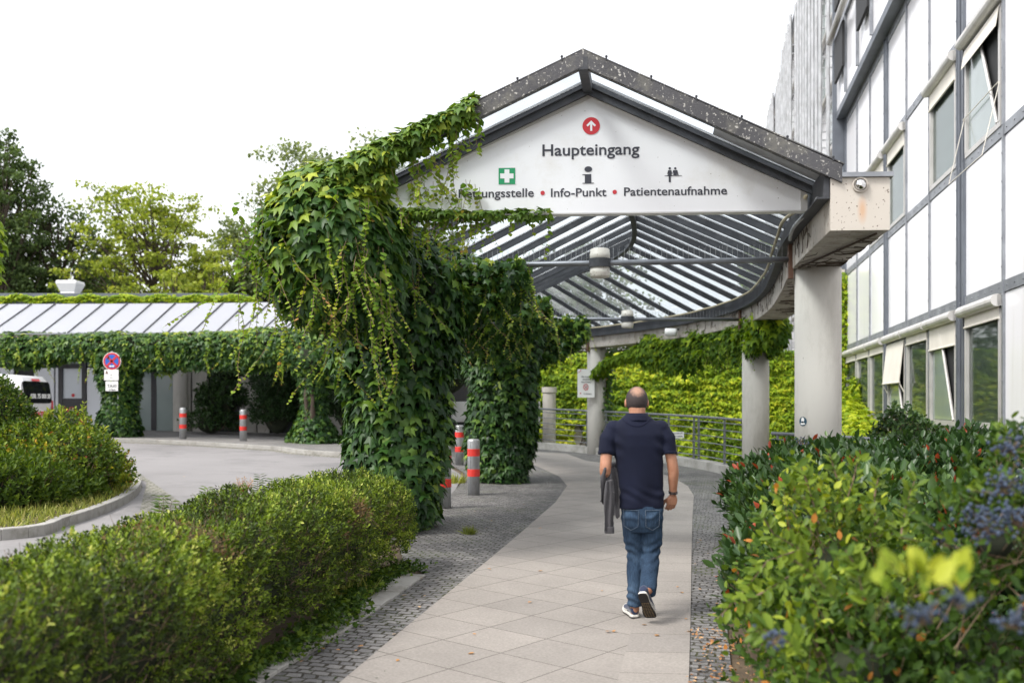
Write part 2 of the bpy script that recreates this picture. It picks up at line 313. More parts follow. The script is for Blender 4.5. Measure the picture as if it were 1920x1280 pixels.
# ---------------------------------------------------------------- foliage helpers
def nrm(a): return a/(np.linalg.norm(a,axis=-1,keepdims=True)+1e-9)
class Wob:
    def __init__(s,seed,f=1.5,k=7):
        r=np.random.default_rng(seed); s.k=r.normal(size=(k,3))*f; s.p=r.uniform(0,6.28,k); s.n=k
    def __call__(s,p): return np.sin(p@s.k.T+s.p).sum(-1)/math.sqrt(s.n)
IVY=(np.array([[0,.04,0],[0,.48,.05],[0,1.12,-.16],[-.3,-.08,-.07],[-.6,.5,-.2],[-.2,.52,-.03],[.3,-.08,-.07],[.6,.5,-.2],[.2,.52,-.03]]),[(0,1,5,4,3),(1,2,5),(0,6,7,8,1),(1,8,2)])
HEART=(np.array([[0,0,0],[0,1,-.1],[-.4,.05,-.04],[-.45,.45,-.08],[.4,.05,-.04],[.45,.45,-.08]]),[(0,1,3,2),(0,4,5,1)])
LANCE=(np.array([[0,0,0],[-.17,.35,.05],[-.15,.7,.03],[0,1,-.08],[.15,.7,.03],[.17,.35,.05],[0,.5,-.02]]),[(0,6,2,1),(6,3,2),(0,5,4,6),(6,4,3)])
OVAL=(np.array([[0,0,0],[-.26,.3,.05],[-.24,.68,.03],[0,1,-.06],[.24,.68,.03],[.26,.3,.05]]),[(0,3,2,1),(0,5,4,3)])
TRI=(np.array([[0,0,0],[-.3,.5,.05],[0,1,0],[.3,.5,.05]]),[(0,2,1),(0,3,2)])
BLADE=(np.array([[-.03,0,0],[.03,0,0],[.02,.5,.04],[0,1,-.12],[-.02,.5,.04]]),[(0,1,2,4),(4,2,3)])
def leaves(name,mat,P_,T,Nn,size,tmpl,parent=None,tint=None,wid=1.0,base=None):
    P_=np.asarray(P_,float); n=len(P_); tv,tf=tmpl; k=len(tv)
    T=nrm(T); Nn=nrm(Nn-T*(Nn*T).sum(-1,keepdims=True)); X=np.cross(T,Nn)
    size=np.broadcast_to(size,(n,))
    V=P_[:,None,:]+size[:,None,None]*(wid*tv[None,:,0,None]*X[:,None,:]+tv[None,:,1,None]*T[:,None,:]+tv[None,:,2,None]*Nn[:,None,:])
    me=bpy.data.meshes.new(name); V=V.reshape(-1,3).astype(np.float32)
    me.vertices.add(n*k); me.vertices.foreach_set('co',V.ravel())
    ls=np.array([len(f) for f in tf]); li=np.concatenate([np.array(f) for f in tf]); nl=len(li)
    idx=(li[None,:]+k*np.arange(n)[:,None]).ravel().astype(np.int32)
    st=np.concatenate([[0],np.cumsum(ls)[:-1]]); starts=(st[None,:]+nl*np.arange(n)[:,None]).ravel().astype(np.int32)
    me.loops.add(len(idx)); me.loops.foreach_set('vertex_index',idx)
    me.polygons.add(len(starts)); me.polygons.foreach_set('loop_start',starts)
    me.update(calc_edges=True); me.validate()
    if tint is None: tint=rng.uniform(0,1,n)
    at_=me.attributes.new('tint','FLOAT','POINT'); at_.data.foreach_set('value',np.repeat(np.clip(tint,0,1),k).astype(np.float32))
    return link(name,me,parent,mat,base)
def rnd(n,s=1): return rng.normal(size=(n,3))*s
UP=np.array([0,0,1.])
def ivy_orient(Nn,flop=.5,tw=.42):
    n=len(Nn); nn=nrm(Nn*.9+UP*flop+rnd(n,.42)); T=-UP+rnd(n,tw)+Nn*.25; T=T-nn*(T*nn).sum(-1,keepdims=True); return nrm(T),nn
def path_frame(path,s):
    path=np.asarray(path,float); d=np.linalg.norm(np.diff(path,axis=0),axis=1); cs=np.concatenate([[0],np.cumsum(d)]); s=np.clip(s,0,cs[-1]-1e-6)
    i=np.clip(np.searchsorted(cs,s,side='right')-1,0,len(d)-1); f=(s-cs[i])/d[i]; p=path[i]*(1-f)[:,None]+path[i+1]*f[:,None]; t=nrm(path[i+1]-path[i]); return p,t
def plen(path): return float(np.linalg.norm(np.diff(np.asarray(path,float),axis=0),axis=1).sum())
def tube_samples(path,rx,rz,dens,wob=.18,seed=1,th=(0,2*math.pi),inner=.12,vertical=False):
    L=plen(path); n=int(dens*L*math.pi*(rx+rz)*(th[1]-th[0])/(2*math.pi)); s=rng.uniform(0,L,n); a=rng.uniform(th[0],th[1],n)
    p,t=path_frame(path,s)
    if vertical: side=np.tile([1.,0,0],(n,1)); up=np.tile([0,1.,0],(n,1))
    else: side=nrm(np.cross(t,UP)); up=np.tile(UP,(n,1))
    Rx=rx(s/L) if callable(rx) else rx; Rz=rz(s/L) if callable(rz) else rz
    d=np.cos(a)[:,None]*side*(Rx if np.isscalar(Rx) else Rx[:,None])+np.sin(a)[:,None]*up*(Rz if np.isscalar(Rz) else Rz[:,None])
    nn=nrm(np.cos(a)[:,None]*side+np.sin(a)[:,None]*up)
    q=p+d; sc=1+wob*Wob(seed,2.2)(q)-rng.uniform(0,inner,n); return p+d*sc[:,None],nn
def core_tube(path,rx,rz,name,parent,f=.72,n=14,vertical=False,m=None,mat=None):
    L=plen(path); k=max(6,int(L*3)); s=np.linspace(0,L,k); p,t=path_frame(path,s); R=[]
    for i in range(k):
        side=nrm(np.cross(t[i],UP)) if not vertical else np.array([1.,0,0]); up=UP if not vertical else np.array([0,1.,0])
        a=(rx(s[i:i+1]/L)[0] if callable(rx) else rx)*f*random.uniform(.93,1.05); b=(rz(s[i:i+1]/L)[0] if callable(rz) else rz)*f*random.uniform(.93,1.05)
        R.append([p[i]+side*a*math.cos(2*math.pi*j/n)+up*b*math.sin(2*math.pi*j/n) for j in range(n)])
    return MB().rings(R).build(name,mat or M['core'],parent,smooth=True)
def vines(name,starts,lens,parent,size=.05,mat=None,gap=.045,drift=.1,out=None,tmpl=HEART):
    Pl=[];Tl=[];Nl=[];ti=[];sz=[];mb=MB()
    for i,(st,L) in enumerate(zip(starts,lens)):
        p=np.array(st,float); d=np.array([random.gauss(0,drift),random.gauss(0,drift),-1.]); pts=[p.copy()]; k=max(3,int(L/gap)); tn=random.uniform(0,.5)
        for j in range(k):
            d=d+np.array([random.gauss(0,.12),random.gauss(0,.12),0]); d[2]=-1; dd=d/np.linalg.norm(d); p=p+dd*gap; pts.append(p.copy())
            a=random.uniform(0,6.28); o=np.array([math.cos(a),math.sin(a),.2]); f=1-.75*j/k
            Pl.append(p);Tl.append(o*.7+np.array([0,0,-.6])); Nl.append(o+np.array([0,0,.6])+np.random.default_rng(i*97+j).normal(size=3)*.3)
            sz.append(size*(.45+.75*f)*random.uniform(.7,1.2)); ti.append(tn+.5*(j/k)+random.gauss(0,.1))
        mb.tube(pts[::3]+[pts[-1]],.003,3,cap=False)
    o=leaves(name,mat or M['ivyyoung'],np.array(Pl),np.array(Tl),np.array(Nl),np.array(sz),tmpl,parent,np.array(ti))
    mb.build('vine_stems',M['twig'],o,recalc=False); return o
def sprigs(P_,A,k,L,spread,stem,jit=.25):
    n=len(P_); A=nrm(A); u=nrm(np.cross(A,rnd(n))); v=np.cross(A,u); PP=[];TT=[];NN=[]
    for i in range(k):
        a=2.4*i+rng.uniform(0,.8,n); sp=spread*(1-.45*i/k)+rng.normal(0,jit*.5,n)
        dr=A*np.cos(sp)[:,None]+(u*np.cos(a)[:,None]+v*np.sin(a)[:,None])*np.sin(sp)[:,None]
        PP.append(P_+A*stem*(i/k)+rnd(n,stem*.08)); TT.append(dr); NN.append(A-dr*(A*dr).sum(-1,keepdims=True)+rnd(n,jit))
    return np.concatenate(PP),np.concatenate(TT),np.concatenate(NN)
def twigs(name,P0,P1,r,parent,mat=None):
    n=len(P0); d=nrm(P1-P0); u=nrm(np.cross(d,rnd(n))); v=np.cross(d,u); V=[]
    for k,(e,rr) in enumerate(((P0,r),(P1,r*.4))):
        for j in range(3):
            a=2.094*j; V.append(e+rr*(u*math.cos(a)+v*math.sin(a)))
    V=np.stack(V,1).reshape(-1,3); f=[]
    for i in range(n):
        b=i*6
        for j in range(3): f.append((b+j,b+(j+1)%3,b+3+(j+1)%3,b+3+j))
    me=bpy.data.meshes.new(name); me.from_pydata(V.tolist(),[],f); return link(name,me,parent,mat or M['twig'])
def ell_samples(c,r,n,wob=.18,seed=3,lo=-.3,inner=.35,f=1.5):
    d=nrm(rnd(n*2)); d=d[d[:,2]>lo][:n]; m=len(d); c=np.array(c,float); r=np.array(r,float)
    q=c+d*r; sc=(1+wob*Wob(seed,f)(q))*(1-inner*rng.uniform(0,1,m)**2); nn=nrm(d/r); return c+d*r*sc[:,None],nn

# ---------------------------------------------------------------- walkway centre line
CP=np.array([(0.54,8.6),(0.67,9.4),(1.09,12.3),(1.66,15),(2.14,17.5),(2.36,19.6),(2.25,21.4),(1.78,23.6),(.55,26.3),(-1.05,28.6),(-3.2,30.6),(-6.1,31.8),(-10,32.4),(-16,32.7),(-24,33.0),(-26,33.1)])
def catmull(c,k=16):
    out=[]
    for i in range(1,len(c)-2):
        p0,p1,p2,p3=c[i-1],c[i],c[i+1],c[i+2]
        for j in range(k):
            t=j/k; out.append(.5*((2*p1)+(-p0+p2)*t+(2*p0-5*p1+4*p2-p3)*t*t+(-p0+3*p1-3*p2+p3)*t**3))
    out.append(c[-2]); return np.array(out)
CD=catmull(CP); _d=np.linalg.norm(np.diff(CD,axis=0),axis=1); CS=np.concatenate([[0],np.cumsum(_d)]); CLEN=CS[-1]
def cen(s):
    x=np.interp(s,CS,CD[:,0]); y=np.interp(s,CS,CD[:,1]); e=.15
    tx=np.interp(s+e,CS,CD[:,0])-np.interp(s-e,CS,CD[:,0]); ty=np.interp(s+e,CS,CD[:,1])-np.interp(s-e,CS,CD[:,1]); l=math.hypot(tx,ty); return x,y,tx/l,ty/l
def sec(s,off,zr,back=0):
    x,y,tx,ty=cen(s)
    k=max(0,1-(y-9.4)/6)*math.radians(4.5) if y<15.4 and x>-1 else 0   # front sections are turned a little less
    a=math.atan2(tx,ty)-k; rx,ry=math.cos(a),-math.sin(a)
    return np.array([x+rx*off,y+ry*off,zr+H])
def s_at_y(y): return float(np.interp(y,CD[:150,1],CS[:150]))
def s_at_x(x):
    i=int(np.argmin(abs(CD[:,0]-x)+(CD[:,1]<24)*100)); return float(CS[i])
# ---------------------------------------------------------------- ground
def make_ground():
    xs=np.concatenate([[-400,-150,-70,-40],np.arange(-30,30.1,.5),[45,90,200,400]]); ys=np.concatenate([[-60,-20],np.arange(-5,60.1,.5),[75,110,200,500]])
    X,Y=np.meshgrid(xs,ys); Z=gz(X,Y)-.012
    dd=np.full(X.shape,1e9); sg=np.zeros(X.shape)
    for i in range(0,len(CD)-1,2):
        d2=(X-CD[i,0])**2+(Y-CD[i,1])**2; t=CD[i+1]-CD[i]; sd_=(X-CD[i,0])*t[1]-(Y-CD[i,1])*t[0]
        m=d2<dd; dd=np.where(m,d2,dd); sg=np.where(m,np.sign(sd_),sg)
    off=np.sqrt(dd)*sg; drop=np.clip((off-2.95)/.5,0,1)*np.clip((Y-14.5)/1,0,1)*np.clip((X+.2)/1,0,1)*np.clip((60-Y)/10,0,1)
    Z=Z-drop*(.95+.04*np.sin(X*2)*np.cos(Y*1.7)); ny,nx=X.shape
    V=np.stack([X,Y,Z],-1).reshape(-1,3); I=np.arange(nx*ny).reshape(ny,nx)
    Fq=np.stack([I[:-1,:-1],I[:-1,1:],I[1:,1:],I[1:,:-1]],-1).reshape(-1,4)
    me=bpy.data.meshes.new('ground'); me.from_pydata(V.tolist(),[],Fq.tolist()); me.update()
    struct(link('ground',me,None,M['soil']))
make_ground()
def sheet(name,pts,mat,dz):
    me=bpy.data.meshes.new(name); V=[(p[0],p[1],float(gz(p[0],p[1]))+dz) for p in pts]
    bm=bmesh.new(); vs=[bm.verts.new(v) for v in V]; f=bm.faces.new(vs); bmesh.ops.triangulate(bm,faces=[f]); bmesh.ops.recalc_face_normals(bm,faces=bm.faces)
    for f in bm.faces:
        if f.normal.z<0: f.normal_flip()
    bm.to_mesh(me); bm.free(); return struct(link(name,me,None,mat))
def strip(mb,pts,w,z0,z1,taper=0):
    pts=[np.array(p[:2],float) for p in pts]
    for i in range(len(pts)-1):
        a,b=pts[i],pts[i+1]
        def nn(j):
            d=pts[min(j+1,len(pts)-1)]-pts[max(j-1,0)]; d/=np.linalg.norm(d); return np.array([-d[1],d[0]])
        na,nb=nn(i)*w/2,nn(i+1)*w/2; q=[a-na,a+na,b+nb,b-nb]
        mb.hexa([(p[0],p[1],float(gz(*p))+z0) for p in q],[(p[0],p[1],float(gz(*p))+z1) for p in q])
def smooth_line(pts,k=6):
    p=np.array([q[:2] for q in pts]); p=np.vstack([2*p[0]-p[1],p,2*p[-1]-p[-2]]); return catmull(p,k)
road_far=[P(*q) for q in [(-300,812),(0,819),(200,827),(340,832.5),(480,841),(525,844),(567,850),(650,856),(760,864),(838,873)]]
sheet('road',smooth_line(road_far).tolist()+[P(868,892)[:2],P(850,925)[:2],P(815,965)[:2],P(700,1040)[:2],P(500,1120)[:2],P(200,1200)[:2],(-9,7.5),(-16,9),(-30,16)],M['asphalt'],.004)
# dark cobbles either side of the slab path
cob=[(-2.35,.5),(-1.75,3.8),P(492,1272)[:2],P(650,1177)[:2],P(796,1077)[:2],P(755,1050)[:2],P(745,1005)[:2],P(800,965)[:2],P(838,935)[:2],P(866,905)[:2],P(872,888)[:2],P(850,874)[:2],P(800,866)[:2],P(760,860)[:2]]
cob+=[tuple(sec(s,2.42,0)[:2]) for s in np.linspace(s_at_y(29.2)+1.5,s_at_y(19.8),16)]
cob+=[P(1391,915)[:2],P(1384,985)[:2],P(1366,1060)[:2],P(1358,1130)[:2],P(1374,1280)[:2],(1.15,.5)]
sheet('cobbled_verge',cob,M['cobble'],.008)
pth=[P(*q)[:2] for q in [(1292,1280),(1295,1175),(1297,1032),(1299,960),(1301,931),(1290,912),(1268,899),(1235,886),(1170,873),(1100,864.5),(1061,850.5),(990,846.5),(930,844)]]
pth2=[P(*q)[:2] for q in [(905,852),(960,861),(990,868),(1014,878),(1049,894),(1063,911.6),(1041,943),(975,1001),(905,1060),(840,1113),(740,1195),(635,1284)]]
sheet('path',[(1.01,.5)]+pth+pth2+[(-.52,3.8),(-.2,.5)],M['slab'],.013)
mb=MB()
edge=[(1.0,.6)]+[P(*q)[:2] for q in [(1292,1280),(1295,1175),(1297,1032),(1299,960)]]
e2=[(x-.42,y) for x,y in edge]
sheet('path_border',[(x-.002,y) for x,y in edge]+e2[::-1],M['slab_edge'],.017)
# far pavement with kerb
pv=smooth_line(road_far)
sheet('pavement',pv.tolist()+[(-2.5,30.5),(-2.5,35.2),(-32,35.2),(-32,30)],M['pave'],.1)
mb=MB(); strip(mb,pv,.15,-.05,.104); struct(mb.build('kerb',M['kerb'],bevel=.01))
mb=MB(); strip(mb,[(p[0]+.0,p[1]-.3) for p in pv],.42,-.02,.009); struct(mb.build('gutter',M['light_cobble']))
# low edging stones along the hedge bed
mb=MB(); ed=[(-2.1,2.2),(-1.72,4.2),P(485,1276),P(643,1180),P(789,1080)]; el=smooth_line(ed,8)
for i in range(0,len(el)-1):
    a,b=el[i],el[i+1]; q=a+(b-a)*.96; strip(mb,[a-np.array([.06,0]),q-np.array([.06,0])],.22,-.03,.022+.012*random.random())
struct(mb.build('bed_edging',M['kerb'],bevel=.008))
# planted island on the left
isl=[(-12,7.4),(-8,9.1),P(0,1012),P(120,986),P(200,958),P(240,937),P(256,920),P(255,908),P(236,894),P(190,882),(-9.2,19.5),(-13,19)]
il=smooth_line(isl,6)
mb=MB(); strip(mb,il,.12,-.03,.125); struct(mb.build('island_kerb',M['kerb'],bevel=.012))
sheet('island_soil',il.tolist(),M['soil'],.1)
sheet('cobbled_apron',[P(*q)[:2] for q in [(-150,1080),(60,1045),(200,1005),(262,960),(275,905),(232,885),(250,880),(300,915),(332,938),(395,985),(420,1040),(300,1090),(100,1140),(-150,1180)]],M['light_cobble'],.012)
# ---------------------------------------------------------------- canopy
RZ,EZ,HW=3.30,2.17,2.42; SLOPE=(RZ-EZ)/HW
def roofz(off): return RZ-abs(off)*SLOPE
can=thing('walkway_canopy',(.78,9.4,0),'curving glass gable canopy on concrete beams over the walkway to the entrance','canopy')
S0=0.0; S1=CLEN-.4
SS=np.arange(.8,S1,.8)
ss=np.linspace(0,S1,110)
sw=s_at_x(-3.6)
for sgn,side in ((1,'right'),(-1,'left')):
    a=[s for s in ss if s<=sw]+[sw]
    mb=MB(); R=[]
    for s in a:
        R.append([sec(s,0,RZ+.01),sec(s,sgn*HW,EZ+.01)])
    for i in range(len(R)-1): mb.add([R[i][0],R[i][1],R[i+1][1],R[i+1][0]],[(0,1,2,3)])
    o=mb.build('glass_roof',M['glass'],can)
    mb=MB(); a=[sw]+[s for s in ss if s>sw]
    for i in range(len(a)-1):
        p=[sec(a[i],0,RZ),sec(a[i],sgn*HW,EZ),sec(a[i+1],sgn*HW,EZ),sec(a[i+1],0,RZ)]
        mb.hexa(p,[q+np.array([0,0,.03]) for q in p])
    o=mb.build('milky_roof_panel',M['roofpanel'],can)
for i,s in enumerate(SS):
    mb=MB()
    far=s>sw
    for sgn in (1,-1):
        a=sec(s,sgn*.03,roofz(0)-.045+(.05 if far else 0)); b=sec(s,sgn*HW,EZ-.045+(.05 if far else 0)); mb.bar(a,b,.042,.085 if not far else .09)
        if not far: mb.bar(a+np.array([0,0,.062]),b+np.array([0,0,.062]),.06,.016)
    mb.build('rafter',M['steel'],can)
mb=MB()
a=[sec(s,0,RZ-.07) for s in ss]
for i in range(len(a)-1): mb.bar(a[i],a[i+1],.09,.12)
mb.build('ridge_beam',M['steel'],can)
# front fascia (lichen covered channel), drip screws
mb=MB()
for sgn in (1,-1):
    p=[sec(-.06,0,RZ-.1),sec(-.06,sgn*(HW-.02),EZ-.1),sec(-.06,sgn*(HW-.02),EZ+.065),sec(-.06,0,RZ+.055)]
    t=sec(.1,0,0)-sec(0,0,0); t/=np.linalg.norm(t); q=[v+t*.09 for v in p]; mb.hexa(p,q)
    p=[sec(-.08,0,RZ+.058),sec(-.08,sgn*(HW),EZ+.068),sec(-.08,sgn*(HW),EZ+.08),sec(-.08,0,RZ+.07)]; mb.hexa(p,[v+t*.2 for v in p])
mb.build('fascia',M['fascia'],can)
for off in list(np.arange(-2.3,2.4,.42)):
    mb=MB()
    z=roofz(off)+.055; p=sec(-.03,off,z); mb.tube([p,p+np.array([0,0,.035])],.009,6); mb.blob(p+np.array([0,0,.035]),.014,6,4)
    mb.build('roof_bolt',M['steel'],can)
# second, inner rake over the sign
mb=MB()
for sgn in (1,-1):
    t=sec(.1,0,0)-sec(0,0,0); t/=np.linalg.norm(t)
    p=[sec(.7,0,RZ-.145),sec(.7,sgn*HW,EZ-.145),sec(.7,sgn*HW,EZ-.07),sec(.7,0,RZ-.07)]; mb.hexa(p,[v+t*.04 for v in p])
    p=[sec(.67,0,RZ-.07),sec(.67,sgn*HW,EZ-.07),sec(.67,sgn*HW,EZ-.055),sec(.67,0,RZ-.055)]; mb.hexa(p,[v+t*.08 for v in p])
mb.build('inner_rake_bar',M['steel'],can)
# short galvanised flashing at right end between the rakes
mb=MB(); p=[sec(.05,1.25,roofz(1.25)-.02),sec(.05,HW,EZ-.03),sec(.6,HW,EZ-.03),sec(.6,1.25,roofz(1.25)-.02)]; mb.hexa(p,[v+np.array([0,0,.012]) for v in p]); mb.build('flashing',M['galv'],can)
# eave channels and concrete beams
sR=np.concatenate([np.linspace(0.05,s_at_y(27.5),46),np.linspace(s_at_y(27.5)+.5,S1,34)])
for sgn in (1,-1):
    mb=MB(); R=[[sec(s,sgn*2.24,1.93),sec(s,sgn*2.295,1.93),sec(s,sgn*2.295,2.2),sec(s,sgn*2.24,2.2)] for s in sR]; mb.rings(R)
    mb.rings([[sec(s,sgn*2.18,1.93),sec(s,sgn*2.24,1.93),sec(s,sgn*2.24,1.945),sec(s,sgn*2.18,1.945)] for s in sR])
    mb.build('eave_channel',M['steel'],can)
    mb=MB(); R=[[sec(s,sgn*2.3,1.63),sec(s,sgn*2.84,1.63),sec(s,sgn*2.84,2.12),sec(s,sgn*2.3,2.12)] for s in sR]; mb.rings(R)
    mb.build('concrete_beam',M['concrete_stem' if sgn>0 else 'concrete'],can,bevel=.008)
    mb=MB(); R=[[sec(s,sgn*2.28,2.122),sec(s,sgn*2.87,2.122),sec(s,sgn*2.87,2.165),sec(s,sgn*2.28,2.165)] for s in np.concatenate([[0.0],sR])]; mb.rings(R)
    mb.build('beam_cap',M['facrail'],can)
# clean plastered face of the right beam end with rust stain
m,t,b=newmat('beam_end_plaster'); L=t.links; co=coords(t)
n=N(t,'ShaderNodeTexNoise'); n.inputs['Scale'].default_value=38; n.inputs['Detail'].default_value=4; L.new(co,n.inputs['Vector']); r=ramp(t,[(.66,(0,0,0)),(.69,(1,1,1))]); L.new(n.outputs[0],r.inputs[0])
ce=sec(.04,2.59,1.88); g=N(t,'ShaderNodeNewGeometry'); sp=N(t,'ShaderNodeVectorMath',operation='SUBTRACT'); L.new(g.outputs['Position'],sp.inputs[0]); sp.inputs[1].default_value=(ce[0]-.0,ce[1],ce[2]-.06)
sc=N(t,'ShaderNodeVectorMath',operation='MULTIPLY'); L.new(sp.outputs[0],sc.inputs[0]); sc.inputs[1].default_value=(18,0,6.2); ln=N(t,'ShaderNodeVectorMath',operation='LENGTH'); L.new(sc.outputs[0],ln.inputs[0])
r2=ramp(t,[(.2,(.55,.55,.55)),(.95,(0,0,0))]); L.new(ln.outputs['Value'],r2.inputs[0])
m1=N(t,'ShaderNodeMixRGB'); L.new(r2.outputs[0],m1.inputs[0]); m1.inputs[1].default_value=(.56,.5,.43,1); m1.inputs[2].default_value=(.55,.27,.1,1)
m2=N(t,'ShaderNodeMixRGB'); L.new(r.outputs[0],m2.inputs[0]); L.new(m1.outputs[0],m2.inputs[1]); m2.inputs[2].default_value=(.1,.07,.05,1); L.new(m2.outputs[0],b.inputs['Base Color']); b.inputs['Roughness'].default_value=.85
m1.inputs[1].default_value=(.54,.5,.445,1)
q=[sec(.045,2.3,1.63),sec(.045,2.84,1.63),sec(.045,2.84,2.12),sec(.045,2.3,2.12)]; tt=sec(.1,0,0)-sec(0,0,0); tt/=np.linalg.norm(tt)
MB().hexa([v-tt*.012 for v in q],[v+tt*.004 for v in q]).build('beam_end_face',m,can)
# conduit along the right eave
mb=MB(); mb.tube([sec(s,2.17+.008*math.sin(s*2.1),2.16-(.1*math.exp(-((s-1.2)/.8)**2))+.004*math.sin(s*5)) for s in np.linspace(.7,s_at_y(28.5),70)],.02,7); mb.build('cable_conduit',M['conduit'],can,smooth=True)
mb=MB(); mb.tube([sec(s,2.2+.03*math.sin(s*3),2.0-.05*s) for s in np.linspace(.3,2.2,12)],.02,8); mb.build('downpipe',M['galv'],can,smooth=True)
# dead ivy stems under and beside the right beam
mb=MB()
for i in range(70):
    s=random.uniform(.3,8.5); o=random.uniform(2.32,2.82); pts=[]
    a=random.uniform(-.5,.5)+(math.pi/2 if random.random()<.75 else 0)
    for j in range(9):
        pts.append(sec(max(.1,s),min(2.83,max(2.31,o)),1.622)); s+=math.cos(a)*.07; o+=math.sin(a)*.07; a+=random.gauss(0,.35)
    mb.tube(pts,random.choice([.003,.004,.006]),4,cap=False)
mb.tube([sec(s,2.75-.16*(s-.1),1.615) for s in np.linspace(.15,2.6,9)],.012,6)
for i in range(60):
    s=random.uniform(1,14); z=random.uniform(1.66,1.9); a=random.uniform(-1.2,1.2)+(math.pi/2); pts=[]
    for j in range(8):
        pts.append(sec(s,2.292,min(1.925,max(1.635,z)))); s+=math.cos(a)*.05; z+=math.sin(a)*.05; a+=random.gauss(0,.6)
    mb.tube(pts,.004,4,cap=False)
mb.build('dead_ivy_stems',M['bark'],can,recalc=False)
# columns
def column(pos,r=.27,zt=1.63,z0=None,parent=can,mat=None):
    zb=float(gz(pos[0],pos[1]))-.5 if z0 is None else z0
    return MB().lathe((pos[0],pos[1],zb),[(r,0),(r,zt+H-zb-.001)],32).build('column',mat or M['column'],parent,smooth=False)
sc1,sc2,sc3=s_at_y(12.25),s_at_y(20.2),s_at_y(26.9)
colR=[sec(sc1,2.6,0),sec(sc2,2.6,0),sec(sc3,2.6,0)]
sl1,sl2=s_at_y(11.9),s_at_y(18.6)
colL=[sec(sl1,-2.6,0),sec(sl2,-2.6,0)]
sl3,sl4=s_at_x(-5.0),s_at_x(-11.7)
colL+=[sec(sl3,-2.6,0),sec(sl4,-2.6,0)]
for c in colR+colL:
    o=column(c); 
    for p in o.data.polygons: p.use_smooth=len(p.vertices)==4
print('cols',[tuple(round(float(v),2) for v in c[:2]) for c in colR+colL])
# tie bars with bird spikes, lamps hanging on them
def tie(s,spike=True,r=.035):
    a=sec(s,-2.28,1.75); b=sec(s,2.28,1.75)
    o=MB().tube([a,b],r,12).build('tie_bar',M['rail'],can,smooth=True)
    for e,sg in ((a,1),(b,-1)):
        mb=MB(); d=(b-a)/np.linalg.norm(b-a)*sg; mb.box(e+np.array([0,0,.02]),(.05,.11,.5),ax=(d,np.cross(UP,d),UP)); mb.build('mounting_plate',M['rust'],can)
    if spike:
        mb=MB()
        for k in range(70):
            p=a+(b-a)*((k+.5)/70); 
            for q in (-1,1): mb.tube([p+np.array([0,0,r]),p+np.array([random.gauss(0,.008),q*.035,r+.13+random.uniform(0,.03)])],.0016,3,cap=False)
        mb.build('bird_spikes',M['galv'],o,recalc=False)
    return a,b
tl=[]
for s,lab,off in ((sc1,'large cream cylinder lamp with grey band on the nearest tie bar under the glass roof',.0),(sc2,'smaller looking cream cylinder lamp on the second tie bar farther back under the glass roof',-.02)):
    tie(s); c=sec(s,off,1.75); L_=thing('hanging_lamp',tuple(c),lab,'lamp','cylinder lamps on the canopy tie bars')
    k=1.0
    MB().lathe(c,[(.0,.175),(.1,.175),(.118,.165),(.12,.12),(.125,.115),(.125,.06),(.12,.055),(.12,.04)],28).build('lamp_shade',M['lampw'],L_,smooth=True)
    MB().lathe(c,[(.12,-.05),(.12,-.09),(.124,-.095),(.124,-.13),(.116,-.15),(.116,-.175),(.0,-.176)],28).build('lamp_shade',M['lampw'],L_,smooth=True)
    MB().lathe(c,[(.0,.05),(.137,.05),(.137,-.055),(0,-.055)],28).build('lamp_band',M['steel'],L_)
    mb=MB()
    for q in range(26):
        a=random.uniform(0,6.28); rr=random.uniform(0,.09); p=c+np.array([rr*math.cos(a),rr*math.sin(a),.175]); mb.tube([p,p+np.array([random.gauss(0,.01),random.gauss(0,.01),.12])],.0016,3,cap=False)
    mb.build('bird_spikes',M['galv'],L_,recalc=False)
tie(sc3,False,.03); tie(s_at_y(23.6)+.0,False,.028) if False else None
# small white lamp on the eave channel
c=sec(s_at_y(23.4),2.1,1.77); x,y,tx,ty=cen(s_at_y(23.4))
wl=thing('spot_lamp',tuple(c),'short white cylinder lamp sticking out of the ivy on the curved beam','lamp')
MB().lathe(c-np.array([.15,0,0]),[(0,0),(.085,0),(.095,.02),(.095,.24),(.08,.28),(0,.285)],22,axis=(.95,-.3,-.05)).build('lamp_body',M['white'],wl,smooth=True)
MB().tube([c,sec(s_at_y(23.4),2.3,1.85)],.02,6).build('bracket',M['steel'],wl)
# mirror dome on the beam end
c=sec(.03,2.57,2.05)
md=thing('mirror_dome',tuple(c),'small round mirrored dome fixed to the concrete beam end above a rust stain','security dome')
mb=MB(); mb.lathe(c,[(.0,.0),(.058,.0),(.055,.02),(.045,.042),(.028,.056),(.0,.062)],24,axis=tuple(-tt)); mb.build('dome',M['chrome'],md,smooth=True)
MB().lathe(c,[(.07,-.01),(.074,.012),(.068,.024),(.058,.02),(.058,0)],24,axis=tuple(-tt)).build('ring',M['concrete'],md,smooth=True)

# ---------------------------------------------------------------- gable sign
SY=.78
sg=thing('entrance_sign',tuple(sec(SY,0,1.95)),'white gable sign reading Haupteingang under the canopy roof front','sign')
rv=sec(SY,1,0)-sec(SY,0,0); fn=np.cross(rv,UP)   # fn points to the viewer side
if fn[1]>0: fn=-fn
sO=sec(SY,0,0); Ysg=float(sO[1])
def sp_(px,py,out=0):
    # point of the sign plane seen from the path at this place on the board
    k=(px-960)/F; # ray (k,1,-(py-HY)/F)
    n_=np.array([fn[0],fn[1],0]); d=np.array([k,1,-(py-HY)/F]); o=np.array([0,0,H]); tq=np.dot(sO-o,n_)/np.dot(d,n_); return o+d*tq+fn*out
pl=[sp_(1513,397),sp_(1513,350),sp_(1110,172)]
offR=np.dot(pl[0]-sO,rv); zb=pl[0][2]; zs=pl[1][2]; za=pl[2][2]; offA=np.dot(pl[2]-sO,rv)
poly=[(-offR+2*offA,zb),(offR,zb),(offR,zs),(offA,za),(-offR+2*offA,zs)]
